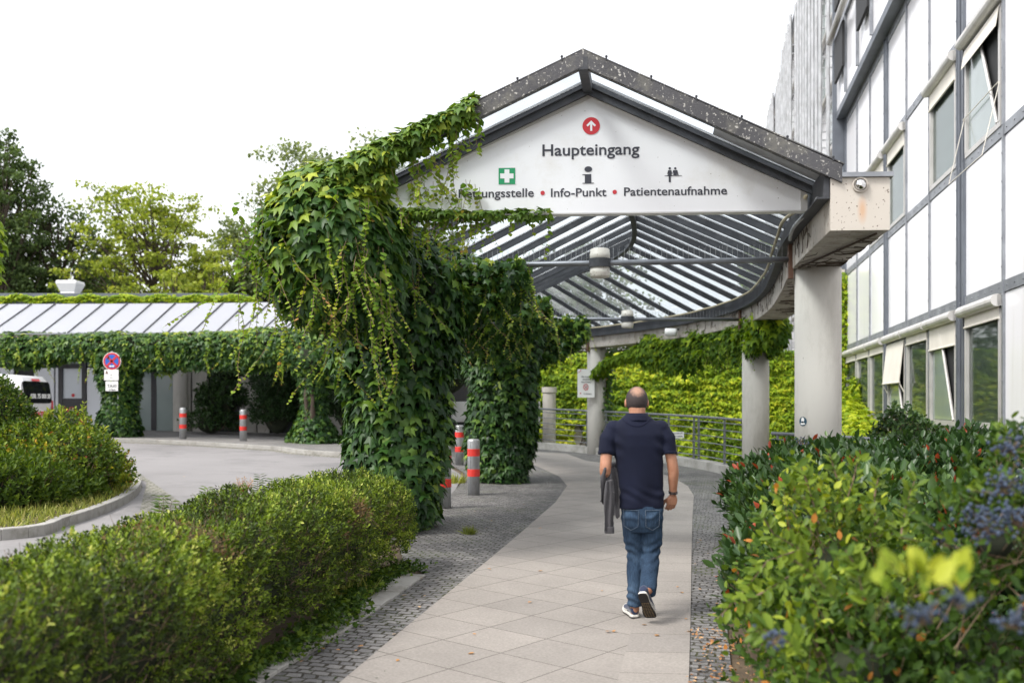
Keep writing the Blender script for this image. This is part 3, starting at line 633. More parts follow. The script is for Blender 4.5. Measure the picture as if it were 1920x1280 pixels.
def SP(o,z,out=0): q=sO+rv*o+fn*out; return np.array([q[0],q[1],z])
MB().prism([SP(o,z,0) for o,z in poly],-fn*.1).build('sign_panel',M['signw'],sg)
mb=MB()
n_=len(poly)
cx,cz=offA,(zb+za)/2-.15
for i in range(n_):
    (o0,z0),(o1,z1)=poly[i],poly[(i+1)%n_]
    def ins(o,z,k=.05):
        # inset towards centre
        return o+(cx-o)/math.hypot(cx-o,cz-z)*k*1.3, z+(cz-z)/math.hypot(cx-o,cz-z)*k*1.3
    a0,b0=ins(o0,z0),ins(o1,z1); p=[SP(o0,z0,.002),SP(o1,z1,.002),SP(b0[0],b0[1],.002),SP(a0[0],a0[1],.002)]; mb.hexa(p,[v+fn*.02 for v in p])
mb.build('sign_frame',M['alu'],sg)
def stext(txt,x0,x1,yb,h=None,bold=.02,out=.003): 
    a=sp_(x0,yb,out); b=sp_(x1,yb,out); return text_mesh('lettering',txt,M['ink'],(a+b)/2,rv,UP,width=float(np.linalg.norm(b-a)),height=h,bold=bold,parent=sg,thick=.002)
stext('Haupteingang',1017,1199,291,.115,.014)
stext('Rettungsstelle',860,1001,370,.086,.012)
stext('Info-Punkt',1033,1137,368.5,.086,.012)
stext('Patientenaufnahme',1170,1363,366,.086,.012)
def disc(name,px,py,rpx,mat,out=.003,ry=None,n=28):
    c=sp_(px,py,out); k=rpx*float(np.linalg.norm(sO-np.array([0,0,H])))/F
    R=[[c+rv*k*s_*math.cos(6.2832*i/n)+UP*(ry or 1)*k*s_*math.sin(6.2832*i/n)+fn*o for i in range(n)] for s_,o in ((1,0),(1,.002))]; return MB().rings(R).build(name,mat,sg)
def spoly(name,pts,mat,out=.003): return MB().prism([sp_(x,y,out) for x,y in pts],fn*.002).build(name,mat,sg)
disc('arrow_emblem',1108.5,236.5,16.3,M['red'])
spoly('arrow',[(1106.6,246),(1106.6,233.5),(1102,238),(1099.6,235.4),(1108.5,226.5),(1117.4,235.4),(1115,238),(1110.4,233.5),(1110.4,246)],M['signw'],.006)
disc('bullet_dot',1017.5,362,4.1,M['red']); disc('bullet_dot',1152.5,360.3,4.1,M['red'])
spoly('first_aid_square',[(935,315.5),(966,315),(966,345.6),(935,346)],M['green'])
spoly('cross',[(946,318),(955.2,318),(955.2,325.7),(963,325.7),(963,335),(955.2,335),(955.2,343),(946,343),(946,335),(938,335),(938,325.7),(946,325.7)],M['signw'],.006)
disc('info_symbol',1103,317.5,7.2,M['ink'],ry=.74)
spoly('info_symbol',[(1092,327.3),(1108.6,326.6),(1108.6,343),(1113.5,343),(1113.5,344.2),(1092,344.6),(1092,343.4),(1096.6,343.2),(1096.6,328.6),(1092,328.6)],M['ink'])
for cx_,s_ in ((1255.7,1),(1266,1)): disc('people_symbol',cx_,316,2.2,M['ink'],n=14)
spoly('people_symbol',[(1252.6,319.5),(1258.8,319.5),(1260.3,326.6),(1257.9,326.6),(1261.5,330.6),(1257.6,330.6),(1257.6,342),(1253.8,342),(1253.8,330.6),(1249.8,330.6),(1253.4,326.6),(1251,326.6)],M['ink'])
spoly('people_symbol',[(1262,319.3),(1270,319.3),(1272,329),(1270.4,329),(1269,323.5),(1269,329),(1262.6,329),(1262.6,323.5),(1261,326)],M['ink'])
spoly('people_symbol',[(1246,329.6),(1278.5,329),(1278.5,329.9),(1246,330.5)],M['ink'])

# ---------------------------------------------------------------- facade building on the right
FX0,FK=4.8,.19; th=math.atan(FK); fd=np.array([math.sin(th),math.cos(th),0]); fnm=np.array([-math.cos(th),math.sin(th),0])
def FP(y,out,zr): return np.array([FX0+FK*y,y,0])+fnm*out+np.array([0,0,zr+H])
def fbox(mb,y0,y1,o0,o1,z0,z1):
    mb.hexa([FP(y0,o0,z0),FP(y1,o0,z0),FP(y1,o1,z0),FP(y0,o1,z0)],[FP(y0,o0,z1),FP(y1,o0,z1),FP(y1,o1,z1),FP(y0,o1,z1)])
fb=thing('panel_clad_building',tuple(FP(20,0,-1.6)),'tall building clad in white enamel panels with grey rails and rows of windows','building')
mods=[]   # (y0,y1) of modules, bay by bay (near to far)
bays=[(3.7,10.7),(11.1,18.12),(18.55,25.6),(25.95,32.95)]
RAILS=[(-.62,-.38),(1.80,1.98),(4.28,4.46),(6.66,6.84),(9.3,9.5)]
mb=MB(); fbox(mb,0,32.95,-1,-.06,-1.2,9.5); fbox(mb,33.0,68,-1,-.06,1.9,18.5); fbox(mb,0,33.05,-1,.28,9.72,18.5); mb.build('wall',M['panel'],fb)
mb=MB(); fbox(mb,0,32.95,-.9,-.02,-2.7,-.62); mb.build('base_wall',pm('base_white_render',(.6,.59,.57),.85,dirt=(.35,.33,.28),dscale=1,dth=(.45,.75)),fb)
wins={}   # module -> list of rows having a window; rows: 0 ground, 1, 2, ...
def winrows(b,i):
    r=[]
    if b==3: r=[0]+([2] if i==0 else [])
    if b==2: r=[0]+([2] if i in (0,2) else [])
    if b==1: r=[0,2] if i==2 else []
    return r
rowz=[(-.38,1.80),(1.98,4.28),(4.46,6.66),(6.84,9.3)]
npan=0
pmb=MB()
for b,(y0,y1) in enumerate(bays):
    w_=(y1-y0)/3
    for i in range(3):
        a,c=y0+i*w_,y0+(i+1)*w_
        for r,(z0,z1) in enumerate(rowz):
            if r in winrows(b,i):
                # opening: room box, frame, pane, roller box
                W=MB(); fbox(W,a+.1,c-.1,-.055,.03,z0,z0+.09); fbox(W,a+.1,c-.1,-.055,.03,z1-.32,z1-.24); fbox(W,a+.1,a+.2,-.055,.035,z0+.09,z1-.32); fbox(W,c-.2,c-.1,-.055,.035,z0+.09,z1-.32)
                wf=W.build('window',M['alu'],fb)
                tilt=(b,i,r) in ((2,0,0),(2,2,0),(1,2,2))
                G=MB(); fbox(G,a+.2,c-.2,-.058,-.05,z0+.09,z1-.32); G.build('curtain',M['dark' if tilt else 'curtain'],wf)
                if tilt:
                    G=MB(); q0=[FP(a+.2,-.03,z0+.1),FP(c-.2,-.03,z0+.1),FP(c-.2,.22,z1-.36),FP(a+.2,.22,z1-.36)]
                    q0=[FP(a+.22,-.01,z0+.1),FP(c-.22,-.01,z0+.1),FP(c-.22,-.01,z1-.36),FP(a+.22,-.01,z1-.36)]
                    q0=[FP(c-.22,-.02,z0+.1),FP(c-.22,-.02,z1-.36),FP(c-.22-.8,.0,z1-.36),FP(a+.3,.0,z0+.1)]
                    G.prism(q0,fnm*.012); G.build('open_sash',M['greenglass'],wf)
                    G=MB(); G.tube([q0[2]+fnm*.02,q0[3]+fnm*.02],.03,5); G.build('sash_frame',M['alu'],wf)
                else:
                    G=MB(); fbox(G,a+.2,c-.2,-.03,-.022,z0+.09,z1-.32); G.build('pane',M['winglass'],wf)
                G=MB(); G.tube([FP(a+.04,.09,z1-.12),FP(c-.04,.09,z1-.12)],.1,14); fbox(G,a+.04,c-.04,-.05,.09,z1-.21,z1-.03); G.build('roller_box',M['roller'],wf,smooth=False)
                drop_=.12
                if (b,i,r)==(2,2,0): drop_=.95
                elif (b,i,r)==(2,0,0): drop_=.42
                elif r==0: drop_=.16
                elif r==2: drop_=.3
                G=MB()
                if (b,i,r)==(2,2,0):
                    G.hexa([FP(a+.12,.04,z1-.28),FP(c-.12,.04,z1-.28),FP(c-.12,.055,z1-.28),FP(a+.12,.055,z1-.28)][::1],[FP(a+.12,.14,z1-.28-drop_),FP(c-.12,.14,z1-.28-drop_),FP(c-.12,.155,z1-.28-drop_),FP(a+.12,.155,z1-.28-drop_)])
                    G.tube([FP(a+.1,.15,z1-.3-drop_),FP(c-.1,.15,z1-.3-drop_)],.022,6)
                    for e in (a+.13,c-.13): G.tube([FP(e,.15,z1-.3-drop_),FP(e,.04,z0+.7)],.014,5)
                elif (b,i,r)==(1,2,2):
                    G.prism([FP(a+.12,.04,z1-.28),FP(c-.12,.04,z1-.28),FP(c-.12,.09,z1-.6),FP(a+.12,.09,z1-.6)],fnm*.01)
                    G.tube([FP(a+.1,.04,z0+.7),FP(a+.1,.3,z0-.45),FP(c-.1,.3,z0-.45),FP(c-.1,.04,z0+.7)],.008,5)
                    G.tube([FP(a+.1,.06,z0+.7),FP(c-.1,.06,z0+.7)],.01,5)
                else:
                    fbox(G,a+.14,c-.14,.035,.045,z1-.24-drop_,z1-.2); G.tube([FP(a+.12,.045,z1-.24-drop_),FP(c-.12,.045,z1-.24-drop_)],.02,6)
                G.build('roller_blind',M['blind'],wf)
            else:
                fbox(pmb,a+.03,c-.03,-.06,-.012,z0+.01,z1-.01)
pmb.build('cladding_panel',M['panel'],fb)
# rails with bolts
for r,(z0,z1) in enumerate(RAILS):
    mb=MB()
    for b,(y0,y1) in enumerate(bays): fbox(mb,y0,y1,-.055,.012 if r else .03,z0,z1)
    y=4.0
    while y<32.9:
        c=FP(y,.012 if r else .03,(z0+z1)/2); mb.lathe(c,[(0,.0),(.016,0),(.016,.012),(0,.014)],6,axis=tuple(fnm)); y+=.4
    mb.build('horizontal_rail',M['facrail'],fb)
for b,(y0,y1) in enumerate(bays):
    w_=(y1-y0)/3
    for i in range(4):
        y=y0+i*w_; mb=MB(); heavy=i in (0,3)
        fbox(mb,y-.035,y+.035,-.05,.045 if heavy else .03,-.62 if b!=3 or i<3 else -2.5,9.5)
        z=-.5
        while z<9.4:
            mb.lathe(FP(y,.045 if heavy else .03,z),[(0,0),(.014,0),(.014,.012),(0,.013)],6,axis=tuple(fnm)); z+=.45
        if heavy:
            mb.tube([FP(y+(.1 if i==0 else -.1)*-1,.02,-.6),FP(y+(.1 if i==0 else -.1)*-1,.02,9.4)],.02,8)
        mb.build('mullion',M['facrail' if not heavy else 'darkmull'],fb)
# overhanging upper storey edge
mb=MB(); fbox(mb,0,33.05,.0,.3,9.5,9.72); mb.build('overhang_edge',M['darkmull'],fb)
# upper storeys: rails, panels joints, fins
for k,z in enumerate(np.arange(12.1,18.6,2.35)):
    mb=MB(); fbox(mb,0,33.05,.285,.36,z,z+.14); mb.build('horizontal_rail',M['facrail'],fb)
for y in np.arange(12,33.1,2.35):
    mb=MB(); fbox(mb,y-.04,y+.04,.285,.37,9.72,18.5); mb.build('mullion',M['facrail'],fb)
# recessed dark strip with pillar at the step
mb=MB(); fbox(mb,33.05,33.2,-.1,.42,3.0,18.5); mb.build('corner_post',M['darkmull'],fb)
mb=MB()
for z in (12.1,14.45,16.8): 
    for y in (22.3,27,31.6): mb=MB(); fbox(mb,y-.9,y+.9,.36,.44,z-1.6,z-.2); mb.build('upper_window',M['dark'],fb)
for z in (12.1,14.45,16.8):
    mb=MB(); mb.tube([FP(21,.55,z-.1),FP(32.9,.55,z-.1)],.1,10); mb.build('roller_box',M['roller'],fb,smooth=True)
for y in np.arange(34.2,68,1.18):
    mb=MB(); o=.55 if int(y*10)%2 else .42
    mb.tube([FP(y,o,2.2+ (0 if y>36 else 1)),FP(y,o,18.55)],.07,8); 
    for z in np.arange(3,18.5,2.35): mb.bar(FP(y,-.05,z),FP(y,o,z),.05,.05)
    mb.build('fin_tube',M['galv'],fb,smooth=False)
for z in np.arange(2.2,18.7,2.35):
    mb=MB(); fbox(mb,33.2,68,-.06,.04,z,z+.16)
    mb.build('horizontal_rail',M['facrail'],fb)
mb=MB()
for y in np.arange(34.8,68,2.36):
    for k,z in enumerate(np.arange(2.5,17,2.35)):
        if (int(y*7)+k)%3: mb=MB(); fbox(mb,y-.42,y+.42,-.06,-.03,z+.2,z+1.7); mb.build('far_window',M['greenglass'],fb)
for z in np.arange(4.4,18.7,2.35):
    mb=MB(); mb.tube([FP(33.4,.12,z),FP(67.8,.12,z)],.09,8); mb.build('roller_box',M['roller'],fb,smooth=True)
mb=MB(); mb.tube([FP(68,.0,17.6),FP(68,1.6,17.6),FP(68,1.6,14)],.1,6); mb.build('roof_frame',M['darkmull'],fb)
mb=MB(); fbox(mb,0,68.1,-1,.4,18.52,18.62); mb.build('roof_edge',M['facrail'],fb)

# ---------------------------------------------------------------- wing wall behind the railing
WA=FP(32.95,0,0); WB=np.array([-.6,35.2,0])
wd=(WB-WA); wd[2]=0; WL=np.linalg.norm(wd); wd/=WL; wn=np.array([wd[1],-wd[0],0]); 
if wn[1]>0: wn=-wn
def WP(u,out,zr): return np.array([WA[0],WA[1],0])+wd*u+wn*out+np.array([0,0,zr+H])
ww=thing('ivy_backing_wall',tuple(WP(5,0,-2.5)),'pale concrete garden wall almost covered by bright ivy behind the railing','wall')
mb=MB(); mb.hexa([WP(.0,0,-3),WP(WL,0,-3),WP(WL,-.4,-3),WP(0,-.4,-3)],[WP(0,0,1.75),WP(WL,0,1.75),WP(WL,-.4,1.75),WP(0,-.4,1.75)]); mb.build('wall_face',M['concrete'],ww)
mb=MB(); mb.hexa([WP(.0,.03,1.752),WP(WL,.03,1.752),WP(WL,-.43,1.752),WP(0,-.43,1.752)],[WP(0,.03,1.8),WP(WL,.03,1.8),WP(WL,-.43,1.8),WP(0,-.43,1.8)]); mb.build('coping',M['kerb'],ww)
mb=MB(); mb.hexa([WP(0,.02,-3),WP(1.0,.02,-3),WP(1.0,-.35,-3),WP(0,-.35,-3)],[WP(0,.02,4.5),WP(1.0,.02,4.5),WP(1.0,-.35,4.5),WP(0,-.35,4.5)]); mb.build('wall_end_pier',M['concrete'],ww)
# plain pale pillar at the far bend
pp=thing('pale_pillar',(1.3,33.2,0.2),'plain pale concrete pillar at the far bend half hidden by ivy','pillar')
MB().lathe((1.25,33.4,-1.2),[(.22,0),(.22,3.3),(.25,3.32),(.25,3.5)],24).build('shaft',M['column'],pp,smooth=False)
MB().lathe((1.25,33.4,-1.35),[(.3,0),(.3,.15),(.22,.2)],24).build('base',M['kerb'],pp)
# ---------------------------------------------------------------- low building on the left
BY=34.9
def bx(px): return (px-960)/F*BY
lb=thing('low_building',(bx(250),BY,.6),'low flat roofed building with dark framed doors and pale panels behind the ivy covered walkway','building')
mb=MB(); mb.box((-17.5,BY+6,H+.75),(32,11.8,5.5)); mb.build('wall',M['dark'],lb)
mb=MB(); mb.box((-21.4,BY+6,H+3.65),(24,12.1,.56)); mb.build('parapet',M['darkmull'],lb)
def lbox(mb,x0,x1,z0,z1,o0=.03,o1=.1): mb.box((((bx(x0)+bx(x1))/2),BY+.1-(o0+o1)/2-.0,H+(z0+z1)/2),(abs(bx(x1)-bx(x0)),o1-o0,z1-z0))
GB=-1.02
for a,c in ((-180,-60),(-50,25),(64,101),(104,112),(163,252)):
    mb=MB(); lbox(mb,a,c,GB,1.32); mb.build('wall_panel',M['pale_panel'],lb)
for a,c in ((22,60),(62,101),(114,157),(163,250)):
    mb=MB(); lbox(mb,a,c,1.38,2.0,.02,.05); mb.build('transom_window',M['greenglass'],lb)
def dr(x0,x1,pane,zb,zt,nm='door',mat='frost',fmat='black'):
    mb=MB(); lbox(mb,x0,x0+8,GB,2,.04,.14); lbox(mb,x1-8,x1,GB,2,.04,.14); lbox(mb,x0+8,x1-8,GB,zb,.05,.12); lbox(mb,x0+8,x1-8,zt,zt+.16,.04,.14)
    d=mb.build(nm,M[fmat],lb); q=MB(); lbox(q,x0+8,x1-8,zb,zt,.06,.08); q.build('door_pane',M[mat],d); return d
d1=dr(110,162,0,.25,1.3)
mb=MB(); c=(bx(136),BY-.045,H-.2); mb.lathe(c,[(0,0),(.155,0),(.155,.006),(0,.006)],28,axis=(0,-1,0)); st=mb.build('round_sticker',M['red'],d1)
text_mesh('sticker_marks','Bitte',M['white'],(c[0],c[1]-.01,c[2]+.08),(1,0,0),UP,width=.11,parent=d1)
text_mesh('sticker_marks','STOP',M['white'],(c[0],c[1]-.01,c[2]+.0),(1,0,0),UP,width=.2,bold=.03,parent=d1)
mb=MB(); c=(bx(137),BY+.005,H+.36); mb.lathe(c,[(0,0),(.06,0),(.06,.005),(0,.005)],20,axis=(0,-1,0)); mb.build('small_sticker',M['red'],d1)
d2=dr(252,292,0,-.9,1.25,mat='greenglass')
mb=MB(); lbox(mb,292,326,GB+.05,1.3,.08,.12); od=mb.build('open_door_leaf',M['greenglass'],lb)
mb=MB(); lbox(mb,290,293.5,GB,1.4,.08,.15); lbox(mb,326,330,GB,1.4,.08,.15); mb.build('door_frame',M['black'],lb)
for a,c in ((332,359),(362,390),(450,481),(484,505),(600,640)):
    mb=MB(); lbox(mb,a,c,GB-.1,2.0,.03,.2 if c-a<30 else .12); mb.build('concrete_panel',M['column'],lb,bevel=.01)
mb=MB(); mb.tube([(bx(343),BY-.25,.2),(bx(343),BY-.25,H+1.9)],.25,24); mb.build('column',M['column'],lb,smooth=False)
mb=MB()
for z in (-.2,.3,.75): lbox(mb,392,450,z,z+.03,.03,.06)
mb.build('window_bars',M['steel'],lb)
mb=MB(); lbox(mb,-300,640,2.02,2.2,.0,.3); mb.build('lintel',M['concrete'],lb)
# roof vent
v=at(132,553,38.5); rvt=thing('roof_vent',(v[0],v[1],v[2]-.3),'white sheet metal roof vent with flared hood on the low building','vent')
def frus(mb,c,w0,w1,z0,z1): mb.hexa([(c[0]-w0,c[1]-w0,z0),(c[0]+w0,c[1]-w0,z0),(c[0]+w0,c[1]+w0,z0),(c[0]-w0,c[1]+w0,z0)],[(c[0]-w1,c[1]-w1,z1),(c[0]+w1,c[1]-w1,z1),(c[0]+w1,c[1]+w1,z1),(c[0]-w1,c[1]+w1,z1)])
mb=MB(); frus(mb,v,.27,.27,v[2]-.9,v[2]+.12); mb.build('duct',M['white'],rvt)
mb=MB(); frus(mb,v,.28,.4,v[2]+.12,v[2]+.42); frus(mb,v,.4,.38,v[2]+.42,v[2]+.53); mb.build('hood',M['white'],rvt,bevel=.01)
MB().tube([(v[0]+.02,v[1],v[2]+.53),(v[0]+.02,v[1],v[2]+.9)],.012,5).build('antenna',M['galv'],rvt)
# grey cabinet seen between the ivy pillars
k0,k1=at(846,765,31.6),at(1013,792,31.6)
kb=thing('grey_cabinet',((k0[0]+k1[0])/2,31.9,.1),'long grey utility cabinet over a dark shadow block seen behind the ivy pillars','cabinet')
mb=MB(); mb.box(((k0[0]+k1[0])/2,32.0,H-.2),(k1[0]-k0[0],.7,.65)); mb.build('cabinet_body',M['alu'],kb,bevel=.02)
mb=MB()
for i in range(5): mb.box((k1[0]-.2,31.63,H-.05-.07*i),(.22,.02,.02))
mb.build('vent_slot',M['dark'],kb)
mb=MB(); mb.box(((k0[0]+k1[0])/2,32.0,H-.95),(k1[0]-k0[0]-.1,.6,.85)); mb.build('cabinet_shadow_block',M['dark'],kb)  # dark box standing in for the shadow below the grey body
b_=P(992,841); bb=thing('waste_bin',(b_[0],b_[1],b_[2]),'blue slatted waste bin beside the second ivy pillar','bin')
mb=MB(); mb.lathe((b_[0],b_[1],b_[2]+.05),[(.0,0),(.17,.0),(.24,.62),(.0,.62)],20); mb.build('bin_body',M['bluebin'],bb)
mb=MB()
for i in range(20):
    a=6.2832*i/20; mb.bar((b_[0]+.175*math.cos(a),b_[1]+.175*math.sin(a),b_[2]+.05),(b_[0]+.247*math.cos(a),b_[1]+.247*math.sin(a),b_[2]+.67),.03,.012,up=(math.cos(a),math.sin(a),.1))
mb.build('slats',M['bluebin'],bb)
mb=MB(); mb.lathe((b_[0],b_[1],b_[2]),[(.2,0),(.2,.05),(.0,.05)],16); mb.build('bin_foot',M['dark'],bb)
# ---------------------------------------------------------------- bollards
pos=P(888,928); BO=thing('bollard',pos,'galvanised bollard with two red bands standing clear on the cobbles between the ivy pillars','bollard','red banded bollards')
mb=MB(); mb.lathe(pos,[(.1,0),(.1,.885),(.098,.9),(.075,.918),(.0,.926)],28); o=mb.build('post',M['galv'],BO)
for p in o.data.polygons: p.use_smooth=len(p.vertices)==4
for z in (.31,.64):
    mb=MB(); mb.lathe((pos[0],pos[1],pos[2]+z),[(.1015,0),(.1035,.002),(.1035,.115),(.1015,.118)],28); o=mb.build('red_band',M['bolred'],BO)
mb=MB(); mb.tube([(pos[0]-.045,pos[1]-.0905,pos[2]+.02),(pos[0]-.045,pos[1]-.0905,pos[2]+.88)],.003,4); mb.build('weld_seam',M['rail'],BO)
for (px,py,dz,lab) in ((861.5,872,0,'bollard farther back, partly behind leaves just left of the second ivy pillar'),(833,953,0,'bollard mostly hidden by the nearest ivy pillar, only its right edge showing'),(343,829,.1,'far bollard on the pavement before the concrete column, left one of the distant pair'),(456,833,.1,'far bollard on the pavement before the dark doorway, right one of the distant pair')):
    q=P(px,py-(0 if dz==0 else 0)); Y=q[1]
    dup(BO,(q[0],q[1],q[2]+dz),lab)
# ---------------------------------------------------------------- railings
def railing(name,lab,pts,top=1.22,base=.2,nb=6,step=1.45,lean=.06,extra=[]):
    pts=[np.array(p) for p in pts]; r=thing(name,tuple(np.append(pts[0][:2],float(gz(*pts[0][:2])))),lab,'railing','steel railings beside the walkway')
    g=[float(gz(p[0],p[1])) for p in pts]
    o=MB().tube([(p[0],p[1],z+top) for p,z in zip(pts,g)],.028,10).build('top_rail',M['rail'],r,smooth=True)
    for k in range(nb):
        z=base+.1+(top-base-.2)*k/(nb-1)
        MB().tube([(p[0],p[1],q+z) for p,q in zip(pts,g)],.012,7).build('rail_bar',M['rail'],r,smooth=True)
    P3=np.array([[p[0],p[1],0] for p in pts]); L=plen(P3); k=max(1,int(L/step))
    for s in list(np.linspace(.12,L-.12,k+1))+extra:
        q,t=path_frame(P3,np.array([s])); q=q[0];t=t[0]; n=np.cross(t,UP); z=float(gz(q[0],q[1])); mb=MB()
        mb.bar((q[0],q[1],z+base-.02),(q[0],q[1],z+top-.15),.055,.014,up=tuple(t)); mb.bar((q[0],q[1],z+top-.16),(q[0]-n[0]*lean*0,q[1],z+top-.01),.05,.014,up=tuple(t))
        mb.box((q[0],q[1],z+base+.005),(.22,.09,.014),ax=(t,n,UP))
        mb.build('post',M['rail'],r)
    return r
r2=[sec(s,2.6,0) for s in np.linspace(sc2+.28,sc3-.28,16)]
rl=railing('railing','long curved steel railing between the two concrete columns in front of the ivy wall',r2,extra=[3.4])
r3=[sec(s,2.6,0) for s in np.linspace(sc3+.28,s_at_y(28.6)+.3,8)]
railing('railing','short steel railing left of the column carrying the smoking ban sign',r3)
# kerb wall under the railings
mb=MB(); a=[sec(s,2.6,0) for s in np.linspace(sc2-.9,s_at_y(28.6)+.6,28)]
struct_k=MB()
for i in range(len(a)-1):
    q=a[i]+(a[i+1]-a[i])*.985; strip(struct_k,[a[i],q],.36,-1.2,.2)
tag(struct_k.build('kerb_wall',M['kerb'],bevel=.008,base=tuple(np.append(a[0][:2],0.))),'low kerb wall of concrete blocks carrying the curved railing','wall')
a,b=at(1447,812,17.2),at(1580,815,16.2); c=at(1755,822,14.6)
railing('railing','brown grey railing running behind the big column towards the facade',[np.array([a[0],a[1]]),np.array([b[0],b[1]]),np.array([c[0],c[1]])],top=a[2]-float(gz(a[0],a[1])),nb=4,base=.0,step=2.0)
# small plate on the long railing
q=at(1268,815,22.3); pt=thing('rail_plate',q,'small white notice plate fixed to the long railing right of the walking man','sign')
MB().box(q,(.34,.012,.14)).build('plate',M['white'],pt)
text_mesh('lettering','Bitte keine Fahrräder',M['ink'],(q[0],q[1]-.007,q[2]+.025),(1,0,0),UP,width=.29,height=.03,parent=pt)
text_mesh('lettering','am Geländer anschließen',M['ink'],(q[0],q[1]-.007,q[2]-.04),(1,0,0),UP,width=.3,height=.03,parent=pt)
# ---------------------------------------------------------------- smoking ban sign
Ys=float(colR[2][1])-.36
def sq(px,py,o=0): p=at(px,py,Ys-o); return p
sm=thing('smoking_ban_sign',sq(1099,745),'white board with smoking ban pictogram on the far concrete column','sign')
a,b=sq(1083,692),sq(1115,745)
MB().box(((a[0]+b[0])/2,Ys+.02,(a[2]+b[2])/2),(b[0]-a[0],.03,a[2]-b[2])).build('board',M['white'],sm,bevel=.005)
for t_,y_,w_ in (('Hier besteht',707,18),('absolutes',712,13),('Rauchverbot!',717,18)):
    text_mesh('lettering',t_,M['ink'],sq(1099,y_,.0),(1,0,0),UP,width=w_*Ys/F,bold=.01,parent=sm)
text_mesh('lettering','Ihr Klinikum',M['ink'],sq(1102,739),(1,0,0),UP,width=15*Ys/F,parent=sm)
c=np.array(sq(1098.5,725.5)); R=[]
mb=MB()
mb.rings([[c+np.array([math.cos(6.2832*i/28)*r_,o_,math.sin(6.2832*i/28)*r_*1.25]) for i in range(28)] for r_,o_ in ((.072,0),(.072,-.004),(.056,-.004),(.056,0))],cap=False)
mb.bar(c+np.array([-.045,-.003,.06]),c+np.array([.045,-.003,-.06]),.012,.004,up=(0,1,0)); mb.build('ban_symbol',M['red'],sm)
mb=MB(); mb.bar(c+np.array([-.035,-.001,-.045]),c+np.array([.035,-.001,.03]),.013,.003,up=(0,1,0)); mb.build('cigarette_symbol',M['ink'],sm)
mb=MB(); p=sq(1088.5,737); mb.box((p[0],p[1],p[2]),(.03,.004,.035)); mb.build('corner_mark',M['red'],sm)
mb=MB(); p=sq(1083.5,692.5)
mb.rings([[np.array([p[0]+math.cos(a_)*r_,p[1]-o_,p[2]-math.sin(a_)*r_]) for a_ in np.linspace(.05,1.5,10)] for r_,o_ in ((.09,.0),(.09,.003),(.078,.003),(.078,0))],cap=False,closed=False); mb.build('corner_arc',M['red'],sm)
# ---------------------------------------------------------------- no stopping / taxi sign
YT=float(colL[3][1])-.72
def tq(px,py,o=0): return np.array(at(px,py,YT-o))
tp=tq(209,760); g0=float(gz(tp[0],tp[1]))+.1
tx=thing('taxi_stand_sign',(tp[0],tp[1],g0),'no stopping disc above a small plate and a TAXI plate, half overgrown by ivy','sign')
MB().tube([(tp[0]+.1,tp[1]+.25,g0),(tp[0]+.1,tp[1]+.25,H+1.0),(tp[0],tp[1]+.05,H+1.05),(tp[0],tp[1]+.05,H+1.6)],.03,10).build('pole',M['galv'],tx)
c=tq(210,677); rr=.265
def dsc(name,mat,r0,o,n=32,half=None):
    return MB().lathe(c+np.array([0,-o,0]),[(0,0),(r0,0),(r0,.006),(0,.006)],n,axis=(0,-1,0)).build(name,mat,tx)
dsc('disc_rim',M['white'],rr,0); dsc('disc_red',M['red'],rr*.94,.006); dsc('disc_blue',M['blue'],rr*.74,.012)
mb=MB()
for s_ in (1,-1): mb.bar(c+np.array([-.15*s_,-.022,.15]),c+np.array([.15*s_,-.022,-.15]),.06,.008,up=(0,1,0))
mb.build('red_cross_bars',M['red'],tx)
z=-.145; mb=MB(); mb.prism([c+np.array([x,-.021,z+y]) for x,y in ((-.08,0),(-.04,.035),(-.04,.014),(.04,.014),(.04,.035),(.08,0),(.04,-.035),(.04,-.014),(-.04,-.014),(-.04,-.035))],(0,-.006,0)); mb.build('white_arrow',M['white'],tx)
a,b=tq(195.5,693),tq(222.5,713); MB().box(((a[0]+b[0])/2,YT,(a[2]+b[2])/2),(b[0]-a[0],.02,a[2]-b[2])).build('plate',M['white'],tx,bevel=.006)
a,b=tq(198,714.5),tq(221.5,733); MB().box(((a[0]+b[0])/2,YT,(a[2]+b[2])/2),(b[0]-a[0],.02,a[2]-b[2])).build('plate',M['white'],tx,bevel=.006)
text_mesh('lettering','TAXI',M['ink'],tq(209.5,726,.012),(1,0,0),UP,width=17*YT/F,bold=.01,parent=tx)
text_mesh('lettering','2 Plätze',M['ink'],tq(210.5,731.5,.012),(1,0,0),UP,width=13*YT/F,parent=tx)
text_mesh('lettering','auf',M['ink'],tq(208.5,703.5,.012),(1,0,0),UP,width=4*YT/F,parent=tx); text_mesh('lettering','5 m',M['ink'],tq(208.5,708.5,.012),(1,0,0),UP,width=4*YT/F,parent=tx)
mb=MB(); q=tq(200,698,.012); mb.prism([q+np.array([x,0,y]) for x,y in ((-.04,-.05),(0,.07),(.05,-.06),(.01,-.03))],(0,-.003,0)); mb.build('plate_symbol',M['rust'],tx)
